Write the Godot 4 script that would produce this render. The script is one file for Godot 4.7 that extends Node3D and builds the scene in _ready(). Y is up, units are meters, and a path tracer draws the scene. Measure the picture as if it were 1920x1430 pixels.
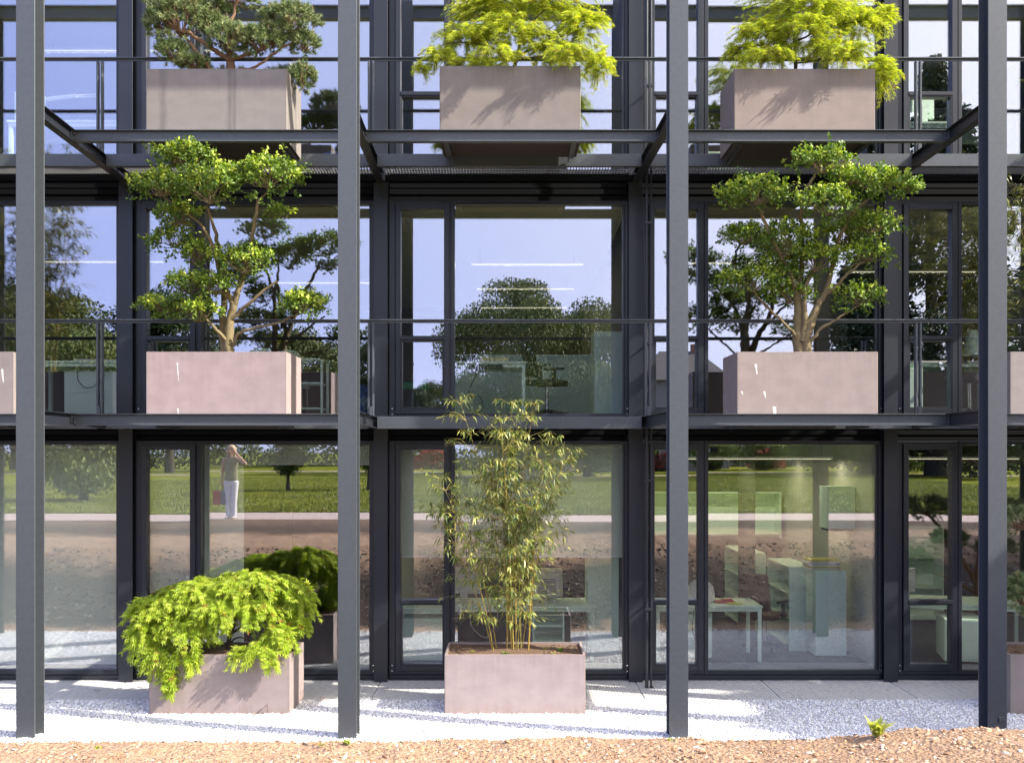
extends Node3D

# ---------------------------------------------------------------- mesh builder
class MB:
	var v := PackedVector3Array()
	var n := PackedVector3Array()
	var c := PackedColorArray()
	var u := PackedVector2Array()
	var col := Color(1, 1, 1)

	func tri(a: Vector3, b: Vector3, d: Vector3) -> void:   # corners run anticlockwise seen from outside
		var nn := (b - a).cross(d - a).normalized()
		v.append(a); v.append(d); v.append(b)
		n.append(nn); n.append(nn); n.append(nn)
		c.append(col); c.append(col); c.append(col)
		u.append(Vector2.ZERO); u.append(Vector2.ZERO); u.append(Vector2.ZERO)

	func quad(a: Vector3, b: Vector3, d: Vector3, e: Vector3) -> void:
		tri(a, b, d)
		tri(a, d, e)

	func quad_uv(a: Vector3, b: Vector3, d: Vector3, e: Vector3) -> void:   # a lower left, b lower right, d upper right, e upper left
		quad(a, b, d, e)
		var k := u.size() - 6
		u[k] = Vector2(0, 1); u[k + 1] = Vector2(1, 0); u[k + 2] = Vector2(1, 1)
		u[k + 3] = Vector2(0, 1); u[k + 4] = Vector2(0, 0); u[k + 5] = Vector2(1, 0)

	func stri(a: Vector3, b: Vector3, d: Vector3, na: Vector3, nb: Vector3, nd: Vector3) -> void:
		v.append(a); v.append(d); v.append(b)
		n.append(na); n.append(nd); n.append(nb)
		c.append(col); c.append(col); c.append(col)
		u.append(Vector2.ZERO); u.append(Vector2.ZERO); u.append(Vector2.ZERO)

	# box from lo to hi with chamfered edges
	func box(lo: Vector3, hi: Vector3, ch := 0.0) -> void:
		var m := (lo + hi) / 2.0
		var h := (hi - lo) / 2.0
		obox(Transform3D(Basis(), m), h, ch)

	func obox(t: Transform3D, h: Vector3, ch := 0.0) -> void:
		ch = minf(ch, 0.45 * minf(h.x, minf(h.y, h.z)))
		var k := h - Vector3(ch, ch, ch)
		for ax in 3:
			var b1 := (ax + 1) % 3
			var b2 := (ax + 2) % 3
			for s in [-1.0, 1.0]:
				var p := []
				for q in [[-1, -1], [1, -1], [1, 1], [-1, 1]]:
					var w := Vector3.ZERO
					w[ax] = s * h[ax]
					w[b1] = q[0] * k[b1]
					w[b2] = q[1] * k[b2]
					p.append(t * w)
				if s > 0: quad(p[0], p[1], p[2], p[3])
				else: quad(p[3], p[2], p[1], p[0])
			if ch > 0.0:
				for s1 in [-1.0, 1.0]:
					for s2 in [-1.0, 1.0]:
						var w1 := Vector3.ZERO; var w2 := Vector3.ZERO; var w3 := Vector3.ZERO; var w4 := Vector3.ZERO
						w1[ax] = -k[ax]; w1[b1] = s1 * h[b1]; w1[b2] = s2 * k[b2]
						w2[ax] = k[ax]; w2[b1] = s1 * h[b1]; w2[b2] = s2 * k[b2]
						w3[ax] = k[ax]; w3[b1] = s1 * k[b1]; w3[b2] = s2 * h[b2]
						w4[ax] = -k[ax]; w4[b1] = s1 * k[b1]; w4[b2] = s2 * h[b2]
						if s1 * s2 < 0: quad(t * w1, t * w2, t * w3, t * w4)
						else: quad(t * w4, t * w3, t * w2, t * w1)
		if ch > 0.0:
			for s1 in [-1.0, 1.0]:
				for s2 in [-1.0, 1.0]:
					for s3 in [-1.0, 1.0]:
						var a := Vector3(s1 * h.x, s2 * k.y, s3 * k.z)
						var b := Vector3(s1 * k.x, s2 * h.y, s3 * k.z)
						var d := Vector3(s1 * k.x, s2 * k.y, s3 * h.z)
						if s1 * s2 * s3 > 0: tri(t * a, t * b, t * d)
						else: tri(t * a, t * d, t * b)

	# smooth tube through points with radii
	func tube(p: PackedVector3Array, r: PackedFloat32Array, seg := 7, cap := true) -> void:
		var rings := []
		var norms := []
		var side := Vector3.ZERO
		for i in p.size():
			var d := (p[mini(i + 1, p.size() - 1)] - p[maxi(i - 1, 0)]).normalized()
			if side == Vector3.ZERO:
				side = d.cross(Vector3(0.31, 0.17, 0.93)).normalized()
			side = (side - d * side.dot(d)).normalized()
			var up := d.cross(side)
			var ring := PackedVector3Array()
			var nr := PackedVector3Array()
			for k in seg:
				var a := TAU * k / seg
				var w := side * cos(a) + up * sin(a)
				ring.append(p[i] + w * r[i])
				nr.append(w)
			rings.append(ring)
			norms.append(nr)
		for i in p.size() - 1:
			for k in seg:
				var k2 := (k + 1) % seg
				stri(rings[i][k], rings[i][k2], rings[i + 1][k2], norms[i][k], norms[i][k2], norms[i + 1][k2])
				stri(rings[i][k], rings[i + 1][k2], rings[i + 1][k], norms[i][k], norms[i + 1][k2], norms[i + 1][k])
		if cap:
			for k in range(1, seg - 1):
				tri(rings[0][0], rings[0][k + 1], rings[0][k])
				tri(rings[-1][0], rings[-1][k], rings[-1][k + 1])

	func rod(a: Vector3, b: Vector3, r: float, seg := 8) -> void:
		tube(PackedVector3Array([a, b]), PackedFloat32Array([r, r]), seg)

	# I or C section swept from a to b; w flange width, h height, t flange, tw web
	func ibeam(a: Vector3, b: Vector3, up: Vector3, w: float, h: float, t: float, tw: float, web_off := 0.0) -> void:
		var d := (b - a).normalized()
		var s := d.cross(up).normalized()
		var l := (b - a).length() / 2.0
		var m := (a + b) / 2.0
		var bs := Basis(s, up, -d)
		obox(Transform3D(bs, m + up * (h / 2.0 - t / 2.0)), Vector3(w / 2.0, t / 2.0, l), 0.0015)
		obox(Transform3D(bs, m - up * (h / 2.0 - t / 2.0)), Vector3(w / 2.0, t / 2.0, l), 0.0015)
		obox(Transform3D(bs, m + s * web_off), Vector3(tw / 2.0, h / 2.0 - t - 0.0005, l - 0.0005), 0.0)

	func mesh() -> ArrayMesh:
		var a := []
		a.resize(Mesh.ARRAY_MAX)
		a[Mesh.ARRAY_VERTEX] = v
		a[Mesh.ARRAY_NORMAL] = n
		a[Mesh.ARRAY_COLOR] = c
		a[Mesh.ARRAY_TEX_UV] = u
		var m := ArrayMesh.new()
		if v.size() > 0:
			m.add_surface_from_arrays(Mesh.PRIMITIVE_TRIANGLES, a)
		return m


# ---------------------------------------------------------------- scene helpers
const F := 1867.0         # focal length in photo pixels
const CX := 960.0
const HY := 850.0         # horizon row in the photo
const EYE := 2.73
const DIST := 12.0        # camera to glass plane
const COLS := [-7.67, -4.62, -1.57, 1.48, 4.53, 7.58]
const POSTS := [-7.60, -4.55, -1.54, 1.56, 4.54, 7.60]
const PAINT := 0
var used := {}
var M := {}
var rng := RandomNumberGenerator.new()
var sun_dir := Vector3(3.0, 2.45, 1.0).normalized()
var env: Environment

func at(px: float, py: float, z: float) -> Vector3:
	var d := DIST - z
	return Vector3((px - CX) * d / F, EYE + (HY - py) * d / F, z)

func numbered(called: String) -> String:
	if not used.has(called):
		used[called] = 0
		return called
	used[called] += 1
	return "%s_%03d" % [called, used[called]]

func tag(o: Node, label: String, category: String, group := "") -> void:
	o.set_meta("label", label)
	o.set_meta("category", category)
	if group != "":
		o.set_meta("group", group)

func thing(called: String, label: String, category: String, pos := Vector3.ZERO, group := "", turn := 0.0) -> Node3D:
	var o := Node3D.new()
	o.name = numbered(called)
	add_child(o)
	o.position = pos
	o.rotation.y = turn
	tag(o, label, category, group)
	return o

func part(called: String, mb, m: Material, parent: Node, pos := Vector3.ZERO) -> MeshInstance3D:
	var o := MeshInstance3D.new()
	o.name = called
	o.mesh = mb.mesh() if mb is MB else mb
	o.material_override = m
	parent.add_child(o, true)
	o.position = pos
	return o

func solo(called: String, mb, m: Material, label: String, category: String, group := "") -> MeshInstance3D:
	var o := part(numbered(called), mb, m, self)
	tag(o, label, category, group)
	return o

func struct(called: String, mb, m: Material) -> MeshInstance3D:
	var o := part(numbered(called), mb, m, self)
	o.set_meta("kind", "structure")
	return o

func lin(r: float, g: float, b: float) -> Color:
	return Color(r, g, b).linear_to_srgb()

func mat(c: Color, rough := 0.7, metal := 0.0) -> StandardMaterial3D:   # c is linear
	var m := StandardMaterial3D.new()
	m.albedo_color = Color(c.r, c.g, c.b).linear_to_srgb()
	m.roughness = rough
	m.metallic = metal
	return m

func vmat(rough := 0.6, back := Color(0, 0, 0)) -> StandardMaterial3D:   # vertex-coloured
	var m := StandardMaterial3D.new()
	m.vertex_color_use_as_albedo = true
	m.roughness = rough
	m.cull_mode = BaseMaterial3D.CULL_DISABLED
	if back != Color(0, 0, 0):
		m.backlight_enabled = true
		m.backlight = back.linear_to_srgb()
	return m

func noise_tex(freq: float, size: int, s: int, ramp: Array, oct := 4, kind := FastNoiseLite.TYPE_SIMPLEX_SMOOTH, stretch := false) -> NoiseTexture2D:
	var f := FastNoiseLite.new()
	f.noise_type = kind
	f.frequency = freq
	f.seed = s
	f.fractal_octaves = oct
	var t := NoiseTexture2D.new()
	t.width = size
	t.height = size
	t.seamless = true
	t.noise = f
	if ramp.size() > 0:
		var g := Gradient.new()
		var off := PackedFloat32Array()
		var cols := PackedColorArray()
		for r in ramp:
			off.append(r[0])
			cols.append(r[1].linear_to_srgb())
		g.offsets = off
		g.colors = cols
		t.color_ramp = g
	return t

func grey(x: float) -> Color:
	return Color(x, x, x)

func tri_world(m: StandardMaterial3D, scale: float) -> void:
	m.uv1_triplanar = true
	m.uv1_world_triplanar = true
	m.uv1_scale = Vector3(scale, scale, scale)

func bump(m: StandardMaterial3D, t: Texture2D, cm: float) -> void:
	m.heightmap_enabled = true
	m.heightmap_texture = t
	m.heightmap_scale = cm

func rnd(a: float, b: float) -> float:
	return rng.randf_range(a, b)

func rdir() -> Vector3:
	var z := rnd(-1, 1)
	var a := rnd(0, TAU)
	var r := sqrt(1.0 - z * z)
	return Vector3(r * cos(a), z, r * sin(a))

# ---------------------------------------------------------------- materials
func make_materials() -> void:
	var fine := noise_tex(0.06, 512, 5, [], 5)
	var coarse := noise_tex(0.012, 512, 9, [[0.0, grey(0.86)], [0.5, grey(0.95)], [1.0, grey(1.0)]], 5)
	var steel := mat(Color(0.070, 0.079, 0.092), 0.38)
	steel.albedo_texture = coarse
	bump(steel, fine, 0.10)
	tri_world(steel, 2.5)
	M.steel = steel
	var frame := mat(Color(0.018, 0.021, 0.029), 0.36)
	frame.albedo_texture = coarse
	bump(frame, fine, 0.03)
	tri_world(frame, 3.0)
	M.frame = frame
	var galv := mat(Color(0.16, 0.16, 0.165), 0.5, 0.5)
	M.galv = galv
	M.spandrel = mat(Color(0.006, 0.0065, 0.008), 0.6)
	M.spandrel.metallic_specular = 0.2
	M.base = mat(Color(0.045, 0.032, 0.026), 0.8)  # planter undersides: their deep shade is put into the colour
	M.bolt = mat(Color(0.75, 0.75, 0.75), 0.25, 1.0)
	# coated glass: mirrors part of the light and passes the rest
	var white := Image.create(2, 2, false, Image.FORMAT_RGBA8)
	white.fill(Color(1, 1, 1))
	var glass := StandardMaterial3D.new()
	glass.albedo_color = Color(0.95, 0.97, 1.0, 0.255)
	glass.albedo_texture = ImageTexture.create_from_image(white)
	glass.metallic = 1.0
	glass.roughness = 0.0
	glass.transparency = BaseMaterial3D.TRANSPARENCY_ALPHA
	glass.cull_mode = BaseMaterial3D.CULL_DISABLED
	M.glass = glass
	M.black = mat(Color(0.012, 0.012, 0.013), 0.5)
	M.rubber = mat(Color(0.02, 0.02, 0.022), 0.7)
	M.mint = mat(Color(0.66, 0.86, 0.72), 0.45)  # green tint of light through the window glass is put into this colour
	M.white = mat(Color(0.72, 0.74, 0.72), 0.5)
	M.offwhite = mat(Color(0.55, 0.57, 0.52), 0.5)
	M.red = mat(Color(0.42, 0.03, 0.03), 0.5)
	M.blue = mat(Color(0.02, 0.06, 0.35), 0.4)
	M.green = mat(Color(0.03, 0.25, 0.09), 0.5)
	M.yellow = mat(Color(0.62, 0.58, 0.12), 0.6)
	M.paper = mat(Color(0.7, 0.7, 0.64), 0.8)
	M.brown = mat(Color(0.10, 0.045, 0.03), 0.55)
	M.chrome = mat(Color(0.7, 0.7, 0.7), 0.2, 1.0)
	var carpet := mat(Color(0.045, 0.055, 0.085), 0.95)
	carpet.albedo_texture = noise_tex(0.2, 256, 3, [[0.0, grey(0.75)], [1.0, grey(1.0)]], 3)
	tri_world(carpet, 2.0)
	M.carpet = carpet
	M.ceiling = mat(Color(0.72, 0.74, 0.42), 0.85)  # olive cast from the tinted glass is painted into the ceiling
	M.wall = mat(Color(0.09, 0.095, 0.075), 0.85)
	M.darkwall = mat(Color(0.10, 0.11, 0.09), 0.85)
	var blind := mat(Color(0.60, 0.66, 0.54), 0.9)
	blind.backlight_enabled = true
	blind.backlight = Color(0.4, 0.42, 0.38)
	M.blind = blind
	var lamp := mat(Color(0.9, 0.9, 0.85), 0.5)
	lamp.emission_enabled = true
	lamp.emission = Color(1.0, 0.97, 0.82)
	lamp.emission_energy_multiplier = 0.32
	M.lamp = lamp
	# ground
	var soil := mat(Color(1, 1, 1), 0.95)
	soil.albedo_texture = noise_tex(0.02, 1024, 21, [[0.0, Color(0.21, 0.125, 0.070)], [0.45, Color(0.32, 0.20, 0.120)], [0.75, Color(0.40, 0.265, 0.17)], [1.0, Color(0.50, 0.36, 0.25)]], 7)
	bump(soil, noise_tex(0.03, 1024, 22, [], 6), 2.2)
	tri_world(soil, 0.9)
	soil.vertex_color_use_as_albedo = true
	M.soil = soil
	var pot := mat(Color(1, 1, 1), 0.95)
	pot.albedo_texture = noise_tex(0.05, 512, 23, [[0.0, Color(0.07, 0.04, 0.025)], [0.6, Color(0.2, 0.12, 0.07)], [1.0, Color(0.36, 0.24, 0.14)]], 6)
	bump(pot, noise_tex(0.06, 512, 24, [], 5), 2.0)
	tri_world(pot, 2.0)
	M.pot = pot
	var grav := mat(Color(1, 1, 1), 0.9)
	grav.albedo_texture = noise_tex(0.11, 1024, 31, [[0.0, grey(0.42)], [0.4, Color(0.66, 0.66, 0.68)], [1.0, grey(0.8)]], 3, FastNoiseLite.TYPE_CELLULAR)
	bump(grav, noise_tex(0.11, 1024, 31, [], 2, FastNoiseLite.TYPE_CELLULAR), 1.6)
	tri_world(grav, 1.0)
	M.gravel = grav
	M.chip = vmat(0.8)
	var conc := mat(Color(1, 1, 1), 0.85)
	conc.albedo_texture = noise_tex(0.015, 1024, 41, [[0.0, Color(0.40, 0.40, 0.41)], [0.5, Color(0.52, 0.515, 0.51)], [1.0, Color(0.60, 0.595, 0.58)]], 6)
	bump(conc, noise_tex(0.08, 512, 42, [], 4), 0.12)
	tri_world(conc, 0.8)
	M.concrete = conc
	var path := mat(Color(1, 1, 1), 0.9)
	path.albedo_texture = noise_tex(0.04, 512, 51, [[0.0, Color(0.34, 0.25, 0.21)], [1.0, Color(0.5, 0.40, 0.35)]], 6)
	tri_world(path, 0.6)
	M.path = path
	var lawn := mat(Color(1, 1, 1), 0.9)
	lawn.albedo_texture = noise_tex(0.01, 1024, 61, [[0.0, Color(0.07, 0.09, 0.010)], [0.35, Color(0.13, 0.15, 0.016)], [0.65, Color(0.19, 0.20, 0.028)], [1.0, Color(0.29, 0.27, 0.06)]], 8)
	bump(lawn, noise_tex(0.08, 512, 62, [], 4), 3.0)
	tri_world(lawn, 0.09)
	lawn.metallic_specular = 0.1
	M.lawn = lawn
	# plants
	M.boxleaf = vmat(0.52, Color(0.42, 0.55, 0.06))
	M.mapleleaf = vmat(0.5, Color(0.85, 0.92, 0.25))
	M.needle = vmat(0.55)
	M.bambooleaf = vmat(0.42, Color(0.4, 0.42, 0.10))
	M.treeleaf = vmat(0.6, Color(0.18, 0.24, 0.03))
	var bark := mat(Color(1, 1, 1), 0.9)
	bark.albedo_texture = noise_tex(0.05, 256, 71, [[0.0, Color(0.10, 0.075, 0.035)], [0.5, Color(0.21, 0.165, 0.085)], [1.0, Color(0.33, 0.28, 0.16)]], 5)
	bump(bark, noise_tex(0.08, 256, 72, [], 4), 0.5)
	tri_world(bark, 5.0)
	M.bark = bark
	var pbark := mat(Color(1, 1, 1), 0.9)
	pbark.albedo_texture = noise_tex(0.06, 256, 73, [[0.0, Color(0.08, 0.05, 0.035)], [0.5, Color(0.26, 0.15, 0.085)], [1.0, Color(0.42, 0.28, 0.17)]], 5)
	bump(pbark, noise_tex(0.07, 256, 74, [], 4), 0.8)
	tri_world(pbark, 5.0)
	M.pinebark = pbark
	M.mbark = mat(Color(0.055, 0.04, 0.03), 0.8)
	M.treebark = mat(Color(0.06, 0.05, 0.038), 0.9)
	M.culm = vmat(0.4)


# fibre-cement face of a planter, with its own blotches, brushed grain, run-off and droppings
func planter_face(s: int, tone: Color, drips: Array, dark_drips: Array, splash := false) -> ImageTexture:
	var w := 512
	var h := 256
	var f1 := FastNoiseLite.new(); f1.seed = s; f1.frequency = 0.011; f1.fractal_octaves = 4
	var f2 := FastNoiseLite.new(); f2.seed = s + 50; f2.frequency = 0.09; f2.fractal_octaves = 3
	var f3 := FastNoiseLite.new(); f3.seed = s + 90; f3.frequency = 0.02; f3.fractal_octaves = 3
	var data := PackedByteArray()
	data.resize(w * h * 3)
	var k := 0
	for y in h:
		for x in w:
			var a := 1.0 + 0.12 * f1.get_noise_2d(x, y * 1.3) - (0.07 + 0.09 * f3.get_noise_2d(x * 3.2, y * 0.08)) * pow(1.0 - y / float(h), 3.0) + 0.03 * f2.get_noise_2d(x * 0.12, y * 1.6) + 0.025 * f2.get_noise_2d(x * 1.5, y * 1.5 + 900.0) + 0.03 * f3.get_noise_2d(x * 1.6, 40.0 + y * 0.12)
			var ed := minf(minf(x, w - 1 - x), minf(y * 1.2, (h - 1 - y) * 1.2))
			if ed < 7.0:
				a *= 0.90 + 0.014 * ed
			if y > h - 30 and f1.get_noise_2d(x * 2.0, 700.0) > -0.1:
				a *= 1.0 + 0.0016 * (y - h + 30)
			var r := tone.r * a
			var g := tone.g * a
			var b := tone.b * a
			if splash:   # soil splashed up from the gravel
				var sp := smoothstep(170.0, 256.0, y + 34.0 * f3.get_noise_2d(x * 2.0, 300.0) + 26.0 * f2.get_noise_2d(x * 1.3, y * 1.3))
				r *= 1.0 - 0.16 * sp; g *= 1.0 - 0.24 * sp; b *= 1.0 - 0.32 * sp
			if f2.get_noise_2d(x * 2.6 + 50.0, y * 2.6) > 0.52:   # small pores and scuffs
				r *= 0.86; g *= 0.86; b *= 0.86
			for d in dark_drips:
				var dx := absf(x - d[0] - 3.0 * f3.get_noise_1d(y * 0.6))
				if dx < d[1]:
					var q: float = (0.34 + 0.2 * f2.get_noise_2d(x * 2.0, y * 0.1)) * (1.0 - dx / d[1])
					r *= 1.0 - q; g *= 1.0 - q; b *= 1.0 - q
			for d in drips:
				var yy: float = float(y - d[1]) / float(d[2])
				if yy > 0.0 and yy < 1.0:
					var wd: float = d[3] * (1.0 - 0.6 * yy) * (0.7 + 0.5 * f2.get_noise_1d(y * 1.7 + d[0]))
					if absf(x - d[0] - 5.0 * yy) < wd:
						r = 0.72; g = 0.71; b = 0.68
			data[k] = clampi(int(255.0 * pow(clampf(r, 0.0, 1.0), 0.4545)), 0, 255)
			data[k + 1] = clampi(int(255.0 * pow(clampf(g, 0.0, 1.0), 0.4545)), 0, 255)
			data[k + 2] = clampi(int(255.0 * pow(clampf(b, 0.0, 1.0), 0.4545)), 0, 255)
			k += 3
	return ImageTexture.create_from_image(Image.create_from_data(w, h, false, Image.FORMAT_RGB8, data))


# ---------------------------------------------------------------- ground
var hn := FastNoiseLite.new()

func ground_y(x: float, z: float) -> float:
	var p := [[-50.0, 0.0], [0.97, 0.0], [2.0, 0.02], [2.8, 0.075], [3.1, 0.09], [4.2, 0.30], [5.4, 0.72], [6.2, 1.055], [6.7, 1.115], [7.6, 1.17], [10.6, 1.19], [13.2, 1.20], [900.0, 1.20]]
	var y := 0.0
	for i in p.size() - 1:
		if z >= p[i][0] and z <= p[i + 1][0]:
			var t: float = (z - p[i][0]) / (p[i + 1][0] - p[i][0])
			y = lerpf(p[i][1], p[i + 1][1], t)
			break
	if z > 2.6 and z < 10.4:
		var k := smoothstep(2.6, 3.4, z) * (1.0 - smoothstep(9.4, 10.4, z))
		y += k * (0.035 * hn.get_noise_2d(x * 60.0, z * 60.0) + 0.025 * hn.get_noise_2d(x * 260.0, z * 260.0 + 300.0))
		y += k * 0.075 * smoothstep(1.2, 2.7, x) - k * 0.03 * smoothstep(-0.6, -2.6, x)
	return y

func sheet(x0: float, x1: float, z0: float, z1: float, nx: int, nz: int, lift := 0.0) -> MB:
	var mb := MB.new()
	for i in nx:
		for j in nz:
			var xa := lerpf(x0, x1, float(i) / nx)
			var xb := lerpf(x0, x1, float(i + 1) / nx)
			var za := lerpf(z0, z1, float(j) / nz)
			var zb := lerpf(z0, z1, float(j + 1) / nz)
			var a := Vector3(xa, ground_y(xa, za) + lift, za)
			var b := Vector3(xb, ground_y(xb, za) + lift, za)
			var d := Vector3(xb, ground_y(xb, zb) + lift, zb)
			var e := Vector3(xa, ground_y(xa, zb) + lift, zb)
			mb.tri(e, d, b)
			mb.tri(e, b, a)
	return mb

func soil_sheet() -> MB:   # tinted pale on the crest and at the foot, dark on the slope
	var mb := MB.new()
	var nx := 330
	var nz := 150
	var rows := []
	var tint := []
	for j in nz + 1:
		var z := lerpf(2.78, 10.75, float(j) / nz)
		var row := PackedVector3Array()
		var tr := PackedColorArray()
		for i in nx + 1:
			var x := lerpf(-20.0, 20.0, float(i) / nx)
			row.append(Vector3(x, ground_y(x, z) + 0.004, z))
			var zz := z + 0.35 * hn.get_noise_2d(x * 50.0, z * 50.0 + 77.0) + 0.25 * hn.get_noise_2d(x * 260.0, z * 260.0)
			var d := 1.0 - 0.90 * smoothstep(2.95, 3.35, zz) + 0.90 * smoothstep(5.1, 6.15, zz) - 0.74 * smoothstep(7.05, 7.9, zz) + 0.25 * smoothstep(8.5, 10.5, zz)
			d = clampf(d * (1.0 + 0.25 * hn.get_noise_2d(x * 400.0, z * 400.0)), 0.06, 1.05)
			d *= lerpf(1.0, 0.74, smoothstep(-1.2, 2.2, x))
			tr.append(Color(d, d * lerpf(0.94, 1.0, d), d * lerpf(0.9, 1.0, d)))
		rows.append(row)
		tint.append(tr)
	for j in nz:
		for i in nx:
			var a: Vector3 = rows[j][i]
			var b: Vector3 = rows[j][i + 1]
			var d: Vector3 = rows[j + 1][i + 1]
			var e: Vector3 = rows[j + 1][i]
			mb.tri(e, d, b)
			mb.tri(e, b, a)
			var k := mb.c.size() - 6
			mb.c[k] = tint[j + 1][i]; mb.c[k + 1] = tint[j][i + 1]; mb.c[k + 2] = tint[j + 1][i + 1]
			mb.c[k + 3] = tint[j + 1][i]; mb.c[k + 4] = tint[j][i]; mb.c[k + 5] = tint[j][i + 1]
	return mb

func stone_mesh(s: int) -> ArrayMesh:
	rng.seed = s
	var mb := MB.new()
	var pts := []
	for p in [Vector3(1, 0, 0), Vector3(-1, 0, 0), Vector3(0, 1, 0), Vector3(0, -1, 0), Vector3(0, 0, 1), Vector3(0, 0, -1)]:
		pts.append(p * rnd(0.7, 1.15) + rdir() * 0.25)
	for f in [[0, 2, 4], [4, 2, 1], [1, 2, 5], [5, 2, 0], [4, 3, 0], [1, 3, 4], [5, 3, 1], [0, 3, 5]]:
		var a: Vector3 = pts[f[0]]; var b: Vector3 = pts[f[1]]; var d: Vector3 = pts[f[2]]
		var m := ((a + b) / 2.0) * 1.25; var q := ((b + d) / 2.0) * 1.25; var r := ((d + a) / 2.0) * 1.25
		mb.tri(a, m, r); mb.tri(m, b, q); mb.tri(r, q, d); mb.tri(m, q, r)
	return mb.mesh()

func scatter_stones(called: String, label: String, category: String, n: int, s: int, x0: float, x1: float, z0: float, z1: float, r0: float, r1: float, cols: Array, flat := 0.6, bias := 1.0) -> void:
	var mm := MultiMesh.new()
	mm.transform_format = MultiMesh.TRANSFORM_3D
	mm.use_colors = true
	mm.mesh = stone_mesh(s)
	mm.instance_count = n
	rng.seed = s * 7 + 1
	for i in n:
		var x := rnd(x0, x1)
		var z := rnd(z0, z1)
		var r := lerpf(r0, r1, pow(rng.randf(), bias))
		var b := Basis.from_euler(Vector3(rnd(-0.5, 0.5), rnd(0, TAU), rnd(-0.5, 0.5))).scaled_local(Vector3(r * rnd(0.8, 1.3), r * flat * rnd(0.7, 1.2), r))
		mm.set_instance_transform(i, Transform3D(b, Vector3(x, ground_y(x, z) + r * 0.25, z)))
		var c: Color = cols[rng.randi() % cols.size()]
		mm.set_instance_color(i, c * rnd(0.82, 1.12))
	var o := MultiMeshInstance3D.new()
	o.name = numbered(called)
	o.multimesh = mm
	o.material_override = M.chip
	add_child(o)
	tag(o, label, category)
	o.set_meta("kind", "stuff")

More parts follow.
